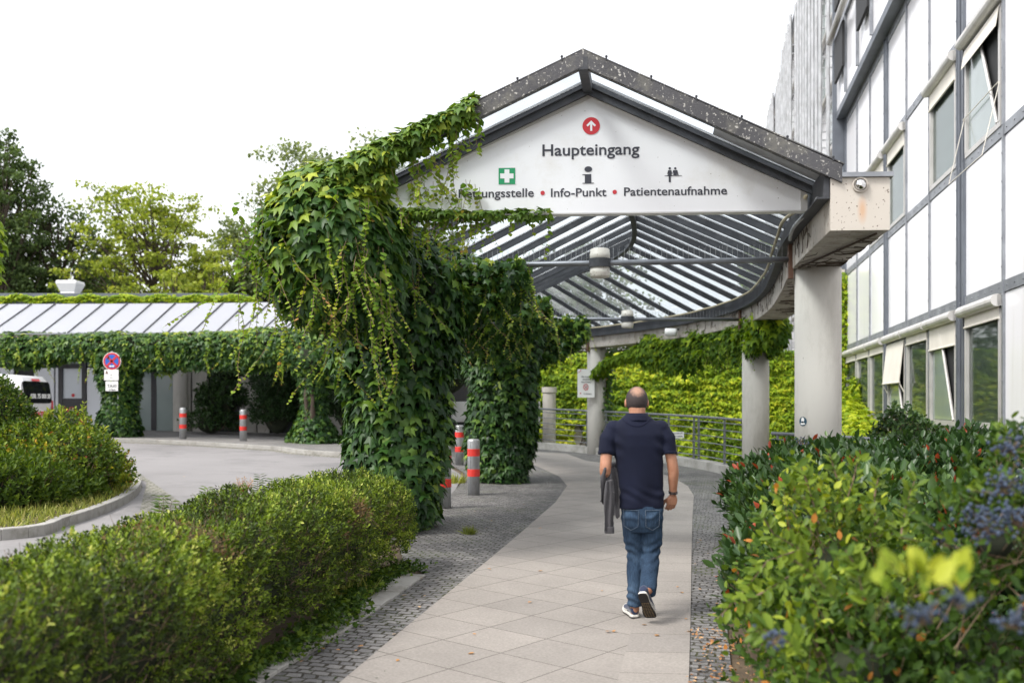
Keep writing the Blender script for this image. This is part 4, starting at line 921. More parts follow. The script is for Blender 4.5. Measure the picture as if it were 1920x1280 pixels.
# sticker on the big column
cc=colR[0]; d=np.array([-cc[0]*.0-.12,-1,0]); ang=math.radians(-100); q=np.array(at(1511,790,float(cc[1])-.27))
off=(q[0]-cc[0])/.27; ang=math.acos(max(-1,min(1,off))); ny=-math.sin(ang); nv=np.array([math.cos(ang),ny,0]); q=np.array([cc[0],cc[1],0])+nv*.2705+np.array([0,0,q[2]])
stk=thing('round_sticker',tuple(q),'small round dark blue sticker on the big concrete column','sticker')
def curved_disc(name,mat,rad,o,dx=0,dz=0,sx=1,sz=1,n=24):
    R=[]
    for rr_,oo in ((rad,o),(rad,o+.001)):
        ring=[]
        for i in range(n):
            a=6.2832*i/n; u=dx+rr_*sx*math.cos(a); t2=ang+(u/.27); ring.append(np.array([cc[0]+(.2705+oo)*math.cos(t2),cc[1]-(.2705+oo)*math.sin(t2),q[2]+dz+rr_*sz*math.sin(a)]))
        R.append(ring)
    return MB().rings(R).build(name,mat,stk)
curved_disc('sticker_ground',pm('sticker_teal',(.02,.07,.11),.4),.055,.001)
curved_disc('sticker_mark',M['white'],.03,.003,dz=.018,sx=.75); curved_disc('sticker_mark',M['white'],.02,.003,dz=-.028,sx=1.7,sz=.6); curved_disc('sticker_mark',M['ink'],.012,.005,dz=-.008)
# ---------------------------------------------------------------- van
vx,vy0,vy1=-12.5,25.3,27.1; vg=float(gz(vx,26))
van=thing('parked_van',(vx-2.1,26.2,vg),'white van with dark rear window and phone number parked behind the left shrubs','van')
def vp(x,y,z): return np.array([vx-x,y,vg+z])
yc=(vy0+vy1)/2
def vring(x,hw,z0,z1,tum,zb=.62):
    pts=[]
    prof=[(hw*.92,z0),(hw,z0+.12),(hw,.95),(hw-.03,1.1),(hw-tum,z1-.12),(hw-tum-.07,z1-.03),(hw-tum-.2,z1)]
    return [vp(x,yc-a,z) for a,z in prof]+[vp(x,yc+a,z) for a,z in prof[::-1]]
mb=MB(); mb.rings([vring(.0,.86,.32,1.05,.0),vring(-.02,.88,.28,1.1,.02),vring(.04,.895,.25,1.72,.1),vring(.14,.9,.25,1.84,.12),vring(.6,.9,.25,1.88,.12),vring(2.6,.9,.25,1.9,.12),vring(3.0,.9,.25,1.82,.14),vring(3.5,.89,.25,1.12,.05),vring(4.2,.86,.27,.98,.05),vring(4.4,.78,.35,.8,.03)])
body=mb.build('body',M['carpaint'],van,smooth=True,bevel=0)
body.modifiers.new('s','EDGE_SPLIT').split_angle=math.radians(35)
def rear(pts,o=0): 
    out=[]
    for y,z in pts:
        x=np.interp(z,[.3,1.1,1.72,1.84],[-.02,-.02,.04,.14]); out.append(vp(x-.012-o,y,z))
    return out
def rpoly(name,pts,mat,o=0):
    mb=MB(); v=rear(pts,o); mb.prism(v,(.008,0,0)); return mb.build(name,mat,van)
rpoly('rear_window',[(vy0+.17,1.66),(vy0+.24,1.7),(vy1-.24,1.7),(vy1-.17,1.64),(vy1-.12,1.3),(vy1-.14,1.17),(vy1-.26,1.13),(vy0+.5,1.13),(vy0+.34,1.2),(vy0+.2,1.36)],M['carglass'])
rpoly('brake_light',[(yc-.22,1.71),(yc+.2,1.71),(yc+.2,1.77),(yc-.22,1.77)],M['red'],.02)
for y in (vy0+.02,vy1-.14):
    rpoly('tail_light',[(y,.75),(y+.11,.75),(y+.1,1.2),(y+.01,1.2)],M['red'])
rpoly('tail_light_cluster',[(vy0-.0,1.15),(vy0+.12,1.1),(vy0+.1,1.42),(vy0+.03,1.38)],M['red'],.004)
text_mesh('lettering','030. 75 000 50',M['white'],rear([(yc+.16,1.26)],.012)[0],(0,1,0),UP,width=1.1,height=.12,bold=.03,parent=van)
text_mesh('lettering','THEATER',M['bolred'],rear([(yc-.0,.78)],.012)[0],(0,1,0),UP,width=.9,height=.13,bold=.03,parent=van)
text_mesh('lettering','M3',M['blue'],rear([(yc+.1,.5)],.012)[0],(0,1,0),UP,width=.5,height=.17,bold=.04,parent=van)
rpoly('rear_handle',[(vy1-.42,.9),(vy1-.2,.9),(vy1-.22,.97),(vy1-.4,.97)],M['dark'],.02)
rpoly('number_plate',[(yc-.26,.55),(yc+.26,.55),(yc+.26,.66),(yc-.26,.66)],M['white'],.01)
rpoly('bumper',[(vy0+.02,.28),(vy1-.02,.28),(vy1-.02,.46),(vy0+.02,.46)],M['steel'],.05)
mb=MB(); mb.prism([vp(.5,vy0-.001,1.14),vp(1.5,vy0-.001,1.14),vp(1.5,vy0+.1,1.62),vp(.62,vy0+.1,1.62)],(0,-.012,0)); mb.build('side_window',M['carglass'],van)
mb=MB(); mb.prism([vp(1.65,vy0-.001,1.14),vp(2.9,vy0-.001,1.14),vp(2.6,vy0+.1,1.62),vp(1.65,vy0+.1,1.62)],(0,-.012,0)); mb.build('side_window',M['carglass'],van)
for x in (.85,3.55):
    for y in (vy0-.01,vy1-.2):
        mb=MB(); mb.lathe(vp(x,y,.31),[(.0,0),(.31,.0),(.31,.2),(0,.2)],24,axis=(0,1,0)); wh=mb.build('wheel',M['tyre'],van)
        mb=MB(); mb.lathe(vp(x,y-.01,.31),[(.0,0),(.19,.0),(.19,.22),(0,.22)],18,axis=(0,1,0)); mb.build('rim',M['galv'],wh)
# ---------------------------------------------------------------- ivy on the left pillars and beam
def col_ivy(pos,name,lab,rfun,z0,z1,dens,size,group,seed,mat='ivy',tintc=.4):
    o=thing(name,(pos[0],pos[1],z0),lab,'ivy',group)
    path=[(pos[0],pos[1],z0),(pos[0],pos[1],z1)]
    core_tube(path,rfun,rfun,'stems',o,.6,vertical=True)
    mean=.65
    p,n=tube_samples(path,rfun if callable(rfun) else rfun,rfun,dens*mean if not callable(rfun) else dens,seed=seed,vertical=True,wob=.14) if not callable(rfun) else _ts(path,rfun,dens,seed)
    T,Nn=ivy_orient(n); leaves('foliage',M[mat],p,T,Nn,size*rng.uniform(.45,1.25,len(p)),IVY,o,np.clip(rng.beta(2,3,len(p))+.12*Wob(seed+5,2)(p)-.1+.2*(tintc-.4),0,1))
    return o
def _ts(path,rf,dens,seed):
    L=plen(path); n=int(dens*L*2*math.pi*.65); s=rng.uniform(0,L,n); a=rng.uniform(0,6.283,n); p,t=path_frame(path,s); r=rf(s/L)
    d=np.stack([np.cos(a)*r,np.sin(a)*r,0*a],-1); nn=np.stack([np.cos(a),np.sin(a),0*a],-1); q=p+d; sc=1+.13*Wob(seed,2.2)(q)-.28*rng.uniform(0,1,n)**2; return p+d*sc[:,None],nn
c1,c2,c3,c4=colL
prof1=lambda f: np.interp(f,[0,.08,.3,.55,.8,1],[.46,.6,.66,.66,.78,.82])
i1=col_ivy((c1[0]+.14,c1[1]),'ivy_pillar','huge dark green ivy mass wrapping the nearest left pillar down to the cobbles',prof1,float(gz(c1[0],c1[1])),H+1.7,330,.15,'ivy covered pillars',21)
prof2=lambda f: np.interp(f,[0,.08,.3,.6,1],[.52,.6,.62,.72,.9])
i2=col_ivy((c2[0]+.1,c2[1]),'ivy_pillar','ivy wrapped second pillar behind the clear standing bollard',prof2,float(gz(c2[0],c2[1])),H+1.7,360,.14,'ivy covered pillars',22)
prof3=lambda f: np.interp(f,[0,.1,.3,.5,.75,1],[.85,.8,.45,.4,.62,1.0])
i3=col_ivy((c3[0],c3[1]),'ivy_pillar','ivy pillar with bare bark showing, right of the far bollards',prof3,float(gz(c3[0],c3[1]))+.1,H+1.6,240,.15,'ivy covered pillars',23,tintc=.9)
i4=col_ivy((c4[0],c4[1]),'ivy_pillar','far left ivy pillar behind the TAXI sign',lambda f:np.interp(f,[0,.12,.5,.8,1],[.6,.72,.52,.62,.8]),float(gz(c4[0],c4[1]))+.1,H+1.6,260,.15,'ivy covered pillars',24)
# bare gnarled stem on the third pillar
mb=MB(); zz=float(gz(c3[0],c3[1]))
for k in range(4):
    a=random.uniform(3.6,5.6); mb.tube([(c3[0]+(.3+.08*math.sin(z*4+k))*math.cos(a),c3[1]+(.3+.08*math.sin(z*4+k))*math.sin(a),zz+z) for z in np.linspace(.1,1.8,9)],[.08]*5+[.06]*4,8)
mb.build('bare_stem',M['bark'],i3,smooth=True)
# ivy along the near left beam
def beam_ivy(name,lab,s0,s1,off,zc,rx,rz,dens,size,group,seed,hang=.5,hangn=0,mat='ivy',core=True,tb=0,vsz=.05,parent=None,zfun=None):
    ss_=np.linspace(s0,s1,max(6,int((s1-s0)*3))); path=[sec(s,off,zc) for s in ss_]
    o=parent or thing(name,tuple(path[0]*np.array([1,1,0])+np.array([0,0,zc+H-rz])),lab,'ivy',group)
    if core: core_tube(path,rx,rz,'stems',o,.62)
    p,n=tube_samples(path,rx,rz,dens,seed=seed,wob=.13)
    if hang:
        # curtain of leaves below the beam
        m=int(dens*(s1-s0)*hang*2.6); s=rng.uniform(s0,s1,m); u=rng.uniform(0,1,m); side=rng.choice([-1,1],m)
        q=np.array([sec(a,off+b*rx*.8*(1-.5*c),zc) for a,b,c in zip(s,side,u)]); drop=hang*(.55+.45*Wob(seed+9,1.7)(q*np.array([1,1,0])))
        q[:,2]-=rz*.6+u*np.clip(drop,.05,2); xs=nrm(q-np.array([sec(a,off,0) for a in s])*[1,1,0]-q*[0,0,1]); p=np.concatenate([p,q+rnd(m,.04)]); n=np.concatenate([n,xs])
    # end caps
    for e,dr in ((path[0],path[0]-path[1]),(path[-1],path[-1]-path[-2])):
        m=int(dens*rx*rz*3.2*1.2); a=rng.uniform(0,6.283,m); r=np.sqrt(rng.uniform(0,1,m)); dr=dr/np.linalg.norm(dr); sd_=np.cross(dr,UP)
        q=e+(np.cos(a)*r*rx)[:,None]*sd_+(np.sin(a)*r*rz)[:,None]*UP+dr*(np.sqrt(1-r*r)*.22+rng.uniform(-.05,.05,m))[:,None]; p=np.concatenate([p,q]); n=np.concatenate([n,nrm(np.tile(dr,(m,1))+(q-e)*.8)])
    T,Nn=ivy_orient(n); hz=(p[:,2]-(zc+H))/rz
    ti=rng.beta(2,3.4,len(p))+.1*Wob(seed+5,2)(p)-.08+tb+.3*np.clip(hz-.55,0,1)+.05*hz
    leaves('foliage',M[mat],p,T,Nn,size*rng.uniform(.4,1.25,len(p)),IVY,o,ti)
    if hangn:
        st=[];ln=[]
        for k in range(hangn):
            s=random.uniform(s0,s1); sd_=random.choice([-1,-1,1]); st.append(sec(s,off+sd_*(rx+.02),zc-rz*random.uniform(-.3,.9))+np.array([0,0,0])); ln.append(random.uniform(.3,1.1)*hang*1.6+.2)
        vines('hanging_vines',st,ln,o,vsz)
    return o
bi=beam_ivy('ivy_beam','thick bushy ivy with long pale hanging shoots over the nearest left beam end',.35,s_at_y(19.3),-2.55,1.84,.55,.46,330,.145,'ivy on the left beam',31,hang=.55,hangn=46)
# bulge over the beam end, hanging lower
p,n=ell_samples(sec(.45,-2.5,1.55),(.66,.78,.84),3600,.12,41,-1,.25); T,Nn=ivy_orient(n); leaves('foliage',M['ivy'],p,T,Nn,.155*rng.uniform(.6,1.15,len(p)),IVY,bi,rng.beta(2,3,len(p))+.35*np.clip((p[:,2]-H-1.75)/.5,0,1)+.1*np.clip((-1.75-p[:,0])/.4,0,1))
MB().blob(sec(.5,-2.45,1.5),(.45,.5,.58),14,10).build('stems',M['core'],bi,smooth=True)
st=[sec(random.uniform(-.25,.6),random.uniform(-3.3,-1.9),random.uniform(1.2,2.0))-np.array([0,.25,0]) for _ in range(70)]
vines('hanging_vines',st,[random.uniform(.4,1.5) for _ in st],bi,.06,gap=.045,drift=.06)
st=[sec(random.uniform(-.3,.4),random.uniform(-2.6,-1.75),random.uniform(1.3,2.0))-np.array([0,.3,0]) for _ in range(34)]
vines('hanging_vines',st,[random.uniform(.7,1.9) for _ in st],bi,.055,gap=.04,drift=.05)
# ivy creeping up the front fascia, hanging over the sign
rk=thing('ivy_on_gable',tuple(sec(0,-2.2,2.2)),'light trailing ivy climbing the left slope of the gable and hanging over the sign','ivy')
path=[sec(-.05,o,roofz(o)+.02) for o in np.linspace(-2.45,-1.02,10)]
p,n=tube_samples(path,.14,.12,1000,wob=.3,seed=51,inner=.5); T,Nn=ivy_orient(n,.7); leaves('foliage',M['ivy'],p,T,Nn,.11*rng.uniform(.5,1.15,len(p)),IVY,rk,.42+.55*rng.beta(2,2,len(p)))
p,n=tube_samples([sec(0,-2.45,1.98),sec(.1,-2.1,2.15),sec(.1,-1.85,2.22)],.2,.17,420,wob=.3,seed=52,inner=.6); T,Nn=ivy_orient(n,.6); leaves('foliage',M['ivy'],p,T,Nn,.1*rng.uniform(.5,1.15,len(p)),IVY,rk,.5+.5*rng.beta(2,2,len(p)))
st=[];ln=[]
for o in np.linspace(-2.4,-1.0,34): st.append(sec(random.uniform(-.12,.3),o+random.gauss(0,.03),roofz(o)-.05)); ln.append(random.uniform(.25,.95) if o<-1.25 else random.uniform(.3,.75))
vines('hanging_vines',st,ln,rk,.07,gap=.05,drift=.08,mat=M['ivyyoung'])
# ivy along the foot of the sign
p,n=tube_samples([sp_(735,400,.05),sp_(830,400,.07),sp_(900,402,.07),sp_(985,402,.06),sp_(1032,401,.05)],.04,.035,900,wob=.7,seed=53); T,Nn=ivy_orient(n,.6); leaves('foliage',M['ivy'],p,T,Nn,.085*rng.uniform(.5,1.15,len(p)),IVY,rk,.45+.45*rng.beta(2,2,len(p)))
st=[sp_(x,random.uniform(395,405),.06) for x in list(np.linspace(740,915,44))+[960,1000,1030]]; vines('hanging_vines',st,[random.uniform(.2,.7) for _ in st],rk,.06)
st=[sp_(x,random.uniform(335,365),.05) for x in np.linspace(770,900,16)]; vines('hanging_vines',st,[random.uniform(.15,.4) for _ in st],rk,.065)
# curtains along the tie bars
def bar_ivy(s,o0,o1,lab,drop,seed,dens):
    a=thing('ivy_curtain',tuple(sec(s,o1,1.75-drop)),lab,'ivy','ivy curtains on the tie bars')
    m=int(dens*(o1-o0)*drop); oo=rng.uniform(o0,o1,m); u=rng.uniform(0,1,m)**.9; q=np.array([sec(s+rng.normal(0,.13),b,1.82) for b in oo])
    f=np.clip((o1-oo)/(o1-o0),0,1); q[:,2]-=u*drop*(.35+.75*f)*(.85+.2*Wob(seed,3)(q*[1,1,0])); n=np.tile(np.array([.1,-1,.0]),(m,1))*rng.choice([1,1,1,-1],m)[:,None]+rnd(m,.5)
    T,Nn=ivy_orient(nrm(n)); leaves('foliage',M['ivy'],q,T,Nn,.125*rng.uniform(.5,1.1,m),IVY,a,rng.beta(2,3,m)+.25*np.clip(1-u*4,0,1))
    st=[sec(s-.1,b,1.75) for b in np.linspace(o0,o1+.03,20)]; vines('hanging_vines',st,[random.uniform(.3,.9)*drop for _ in st],a,.05)
bar_ivy(sc1,-2.3,-.9,'ivy curtain trailing from the left end of the nearest tie bar',1.35,61,900)
bar_ivy(sc2,-2.3,-.82,'ivy curtain trailing from the left end of the second tie bar',1.35,62,900)
bar_ivy(s_at_y(16.2),-2.3,-1.3,'ivy fringe hanging from the left eave between the two tie bars',1.4,63,800)
bar_ivy(s_at_y(14.2),-2.4,-1.25,'ivy fringe just behind the nearest ivy curtain under the left eave',1.5,64,700)
# far road side beam
fi=beam_ivy('ivy_beam','long even band of ivy covering the far curved beam below the milky roof',s_at_y(19.6),s_at_x(-15.2),-2.65,1.83,.5,.42,230,.15,'ivy on the left beam',33,hang=.62,hangn=120,vsz=.075,tb=.2)
# ivy on the right beam, far part and around the second column
ri=beam_ivy('ivy_on_right_beam','bright ivy overgrowing the curved right beam between its far columns',sc2-.9,s_at_y(25),2.62,1.5,.36,.42,300,.15,None,35,hang=.35,hangn=20,mat='ivylight',tb=-.12,vsz=.06)
p,n=ell_samples(colR[1]+np.array([.2,-.1,1.12+H]),(.62,.6,.72),1700,.18,43,-1,.3); T,Nn=ivy_orient(n); leaves('foliage',M['ivylight'],p,T,Nn,.155*rng.uniform(.6,1.1,len(p)),IVY,ri,rng.beta(2,5,len(p))*.8)
p,n=tube_samples([sec(s_at_y(24.6),2.5,1.5),sec(sc3-.6,2.5,1.2),sec(sc3-.2,2.45,.9)],.22,.18,320,wob=.3,seed=44); T,Nn=ivy_orient(n); leaves('foliage',M['ivylight'],p,T,Nn,.15*rng.uniform(.6,1.1,len(p)),IVY,ri,rng.beta(2,4,len(p))*.7)
c=colR[2]; si=thing('ivy_on_far_column',(c[0]+.3,c[1],float(gz(c[0],c[1]))),'thin ivy stems with sparse leaves climbing the right side of the far column','ivy')
mb=MB()
for k in range(3): mb.tube([(c[0]+.28+.04*math.sin(z*3+k*2),c[1]-.12+.05*math.cos(z*2+k),float(gz(c[0],c[1]))+z) for z in np.linspace(.1,3.0,14)],.018,6)
mb.build('stems',M['bark'],si,smooth=True)
n_=260; z=rng.uniform(.2,3.0,n_); q=np.stack([c[0]+.32+rng.normal(0,.09,n_),c[1]-.15+rng.normal(0,.1,n_),float(gz(c[0],c[1]))+z],-1); T,Nn=ivy_orient(nrm(rnd(n_,.5)+np.array([.4,-1,0]))); leaves('foliage',M['ivy'],q,T,Nn,.14*rng.uniform(.6,1.1,n_),IVY,si,.3+.4*rng.random(n_))
# ivy on the garden wall
gi=thing('ivy_on_wall',tuple(WP(5,.1,-2.6)),'dense bright yellow green ivy hanging in tiers on the pale garden wall','ivy')
n_=26000; u=rng.uniform(0,WL,n_); z=rng.uniform(-2.6,1.85,n_); q=WP(0,0,0)+wd*u[:,None]+UP*(z[:,None])
g=Wob(71,1.1)(q)+.6*Wob(72,3.2)(q)-np.where(z<-.4,(-.4-z)*.75,0); keep=g>-.8; u,z,q,g=u[keep],z[keep],q[keep],g[keep]
fz_=z/.3+1.6*Wob(74,.9)(q)+.9*Wob(75,2.8)(q); ph=fz_-np.floor(fz_)
q=q+wn*(.05+.1*ph+.08*np.clip(Wob(78,6)(q),0,2)+.05*np.clip(g,0,2)+rng.uniform(0,.05,len(u)))[:,None]; T,Nn=ivy_orient(np.tile(wn,(len(u),1)),.75)
leaves('foliage',M['ivylight'],q,T,Nn,.16*rng.uniform(.5,1.15,len(u)),IVY,gi,np.clip(.3+.18*ph+.2*rng.normal(size=len(u))+.16*Wob(76,1.5)(q)+.1*Wob(77,5)(q),0,1))
n_=2600; u=rng.uniform(-.05,1.0,n_); z=rng.uniform(-2.6,4.4,n_); q=WP(0,0,0)+wd*u[:,None]+UP*z[:,None]+wn*rng.uniform(.05,.3,n_)[:,None]; T,Nn=ivy_orient(np.tile(wn,(n_,1)),.7)
leaves('foliage',M['ivylight'],q,T,Nn,.16*rng.uniform(.6,1.1,n_),IVY,gi,rng.beta(3,3,n_))
# twisted bare stems on the wall
mb=MB()
for k in range(40):
    u0,z0=random.uniform(.5,WL),-2.6; a=math.pi/2+random.uniform(-.5,.5); pts=[]
    for j in range(26):
        pts.append(WP(u0,.03,z0)); u0+=math.cos(a)*.16; z0+=math.sin(a)*.16; a+=random.gauss(0,.25); a=a*.9+.1*math.pi/2
        if z0>1.7: break
    mb.tube(pts,.014,4,cap=False)
mb.build('stems',M['bark'],gi,recalc=False)
# ground cover behind the railing and against the facade
n_=9000; x=rng.uniform(1.5,10.5,n_); y=rng.uniform(19,34,n_)
q=np.stack([x,y,gz(x,y)-.93+rng.uniform(0,.35,n_)],-1); 
keep=(x-(4.9+.19*0))*0+x<FX0+FK*y-.1; keep&=~((y<28)&(x<5.2)); q=q[keep]; g=Wob(73,.9)(q); q[:,2]+=np.clip(g,0,1)*.25
T=nrm(rnd(len(q),.8)+np.array([0,-.4,-.1])); Nn=nrm(rnd(len(q),.4)+UP*1.1)
leaves('ground_cover',M['ivylight'],q,T,Nn,.16*rng.uniform(.6,1.1,len(q)),IVY,None,rng.beta(3,3,len(q)))['kind']='stuff'
def mound(name,lab,blobs,dens,size,tmpl,mat,cat='shrub',seed=80,tint=None,fl=.6,group=None,core=.6,k=5,spread=1.0,stem=.12,sprig=True,wid=1,lo=-.3,twn=120,base=None,inner=.35,wob=.18,twigmat=None,twr=.006):
    b0=blobs[0]; bp=base or (b0[0][0],b0[0][1],float(gz(b0[0][0],b0[0][1]))); o=thing(name,tuple(bp),lab,cat,group); PP=[];NN_=[]
    cb=MB()
    for j,(c,r) in enumerate(blobs):
        n=int(dens*4*math.pi*((r[0]*r[1]+r[0]*r[2]+r[1]*r[2])/3)); p,nn=ell_samples(c,r,n,wob,seed+j,lo,inner,f=1.8/np.mean(r)); PP.append(p);NN_.append(nn)
        if core: cb.blob(c,np.array(r)*core,14,9)
    p=np.concatenate(PP); nn=np.concatenate(NN_)
    g=gz(p[:,0],p[:,1])+.02; keep=p[:,2]>g
    # drop samples buried deep inside another blob
    for (c,r) in blobs:
        keep&=~((((p-np.array(c))/np.array(r))**2).sum(-1)<.3)
    p,nn=p[keep],nn[keep]
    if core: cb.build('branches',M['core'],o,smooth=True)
    A=nrm(nn*.7+UP*fl+rnd(len(p),.35))
    if sprig:
        q,T,N2=sprigs(p,A,k,size,spread,stem)
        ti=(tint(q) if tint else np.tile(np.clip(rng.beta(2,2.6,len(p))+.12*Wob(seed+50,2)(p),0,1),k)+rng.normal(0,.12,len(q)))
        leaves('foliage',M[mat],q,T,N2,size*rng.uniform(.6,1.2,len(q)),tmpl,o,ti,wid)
    else:
        T,N2=ivy_orient(nn,fl); leaves('foliage',M[mat],p,T,N2,size*rng.uniform(.6,1.2,len(p)),tmpl,o,(tint(p) if tint else None),wid)
    if twn:
        i=rng.integers(0,len(p),twn); twigs('twigs',p[i]-A[i]*rng.uniform(.2,.5,twn)[:,None],p[i]+A[i]*stem*.6,twr,o,twigmat)
    return o
# yellow green mound at the foot of the facade and small glossy shrub
bl=[]
for y,h in ((31.5,.75),(29.5,.95),(27.5,.8),(25.3,.5),(23,.35),(21,.3),(19,.32)):
    c=FP(y,.75,-1.6+h*.7); bl.append((tuple(c),(.95,1.25,h+.35)))
mound('ivy_mound','bright yellow green ivy heaped along the foot of the white facade',bl,70,.16,IVY,'ivylight','ivy',seed=90,sprig=False,fl=.9,tint=lambda q:rng.beta(4,2.5,len(q)),twn=0)
c=FP(30.3,.1,-.6); mound('climbing_ivy','small ivy shoot climbing between the far ground floor windows',[((c[0],c[1],H+.0),(.2,.3,.75))],160,.15,IVY,'ivylight','ivy',seed=91,sprig=False,tint=lambda q:rng.beta(3,3,len(q)),twn=0,core=.4)
q=at(1700,815,16.0); mound('glossy_shrub','small glossy dark green shrub rising before the ground floor windows',[((q[0],q[1],q[2]-.15),(.6,.5,.42)),((q[0]-.1,q[1],q[2]+.1),(.25,.25,.3))],60,.09,OVAL,'darkshrub',seed=92,tint=lambda q:rng.uniform(0,.85,len(q)),k=6)
# parapet ivy on the low building
n_=4200; x=rng.uniform(-19,-9,n_); q=np.stack([x,np.full(n_,BY-.1)+rng.uniform(-.15,.1,n_),H+3.72+rng.uniform(-.1,.14,n_)+.05*np.sin(x*5)],-1)
T,Nn=ivy_orient(np.tile([0,-1.,.5],(n_,1)),1.0); tag(leaves('parapet_ivy',M['ivylight'],q,T,Nn,.13*rng.uniform(.6,1.1,n_),IVY,None,rng.beta(3,3,n_),base=(-14,BY,H+3.7)),'low fringe of yellow green ivy along the roof edge of the low building','ivy')

# ---------------------------------------------------------------- clipped hedge in the left foreground
hp=[(-2.45,.9),(-2.3,2.2),(-2.16,3.6),(-2.02,5),(-1.84,6.6),(-1.67,7.9),(-1.52,8.9),(-1.45,9.35)]
hg=thing('clipped_hedge',(-2.1,5.5,float(gz(-2.1,5.5))),'loose clipped green hedge with brown bare patches along the cobbled edge in the left foreground','hedge')
hpath=np.array([(x,y,float(gz(x,y))+.43) for x,y in hp]); 
rxf=lambda f:np.interp(f,[0,.3,.6,1],[.54,.52,.52,.5]); rzf=lambda f:np.interp(f,[0,.5,1],[.47,.45,.42])
L=plen(hpath); n_=21000
s=L*rng.uniform(.06,1,n_)**.85; a=rng.uniform(-.35,math.pi+.35,n_); p0,t=path_frame(hpath,s); side=nrm(np.cross(t,UP))
ex=.62; ca,sa=np.sign(np.cos(a))*abs(np.cos(a))**ex,np.sign(np.sin(a))*abs(np.sin(a))**ex
d=side*(ca*rxf(s/L))[:,None]+UP*(sa*rzf(s/L))[:,None]; nn=nrm(side*np.cos(a)[:,None]+UP*np.sin(a)[:,None]); q=p0+d
sc=1+.075*Wob(101,2.6)(q)+.08*Wob(102,7)(q)-.32*rng.uniform(0,1,n_)**2.0; q=p0+d*sc[:,None]
# rounded far end
m=1500; dd=nrm(rnd(m)); dd[:,1]=abs(dd[:,1]); dd=dd[dd[:,2]>-.4]; e=hpath[-1]; q2=e+dd*np.array([.5,.42,.43])*(1+.05*rng.normal(size=len(dd)))[:,None]
q=np.concatenate([q,q2]); nn=np.concatenate([nn,dd]); keep=q[:,2]>gz(q[:,0],q[:,1])+.03; q,nn=q[keep],nn[keep]
core_tube(hpath,rxf,rzf,'branches',hg,.72,m=None,mat=M['core'])
A=nrm(nn*.75+UP*.55+rnd(len(q),.35)); br=.7*Wob(103,4.5)(q)+.6*Wob(104,12)(q)+.25*Wob(107,1.5)(q); bare=br>.95
pp_,T,N2=sprigs(q[~bare],A[~bare],8,.026,.95,.06)
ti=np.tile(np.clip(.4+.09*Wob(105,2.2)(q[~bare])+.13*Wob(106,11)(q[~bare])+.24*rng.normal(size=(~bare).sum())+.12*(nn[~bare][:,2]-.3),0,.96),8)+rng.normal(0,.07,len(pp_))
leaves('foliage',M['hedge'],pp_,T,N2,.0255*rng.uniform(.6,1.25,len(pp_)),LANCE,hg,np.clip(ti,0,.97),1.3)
pp_,T,N2=sprigs(q[bare],A[bare],4,.02,1.0,.05); leaves('dry_leaves',M['brownleaf'],pp_,T,N2,.024*rng.uniform(.6,1.2,len(pp_)),OVAL,hg,None)
i=rng.integers(0,len(q),5200); twigs('twigs',q[i]-A[i]*rng.uniform(.05,.2,len(i))[:,None],q[i]+A[i]*rng.uniform(.0,.07,len(i))[:,None]+rnd(len(i),.02),.0022,hg)
i=np.where(bare)[0]; i=rng.choice(i,min(1800,len(i)*2)); twigs('twigs',q[i]-A[i]*.1+rnd(len(i),.03),q[i]+A[i]*.05+rnd(len(i),.04),.002,hg)
# longer shoots sticking out of the hedge, creeping ivy at its foot
for (px,py,Y,h,lab) in ((560,905,9.2,.22,'taller weedy shoots sticking out of the far hedge top'),(400,935,8.6,.3,'pinnate leafy weed rising behind the middle of the hedge'),(340,985,8.0,.22,'low leafy weed at the back edge of the hedge near the round kerb')):
    c=at(px,py,Y); o=thing('leafy_weed',(c[0],c[1],float(gz(c[0],c[1]))),lab,'weed'); n_=26; st=np.array(c)-[0,0,h]+rnd(n_,.2)*[1,1,.25]
    ax=nrm(UP+rnd(n_,.25)); PP=[];TT=[];NN2=[]
    for k in range(9):
        for sgn in (-1,1):
            sd_=nrm(np.cross(ax,rnd(n_,.2)+np.array([0,-1,0.])))*sgn; PP.append(st+ax*(h*(.3+.1*k))); TT.append(sd_+UP*.3); NN2.append(UP+rnd(n_,.2))
    leaves('foliage',M['brightshrub'],np.concatenate(PP),np.concatenate(TT),np.concatenate(NN2),.075*rng.uniform(.6,1.1,n_*18),LANCE,o,.25+.4*rng.random(n_*18),1.4)
    twigs('stalks',st-UP*.3,st+ax*h*1.1,.004,o)
c=at(455,915,8.9); o=thing('dried_flower_head',(c[0],c[1],float(gz(c[0],c[1]))),'pale dried flower head rising above the hedge before the road','plant')
n_=90; d=nrm(rnd(n_)); d[:,2]=abs(d[:,2]); e=np.array(c)+d*rng.uniform(.06,.11,n_)[:,None]; twigs('dry_stalks',np.tile(np.array(c)-[0,0,.06],(n_,1)),e,.0016,o,M['fallen']); leaves('seed_heads',M['fallen'],e,d,rnd(n_),.014,OVAL,o,.6+.4*rng.random(n_)); twigs('stem',np.array([[c[0],c[1],float(gz(c[0],c[1]))]]),np.array([c])-[0,0,.05],.005,o)
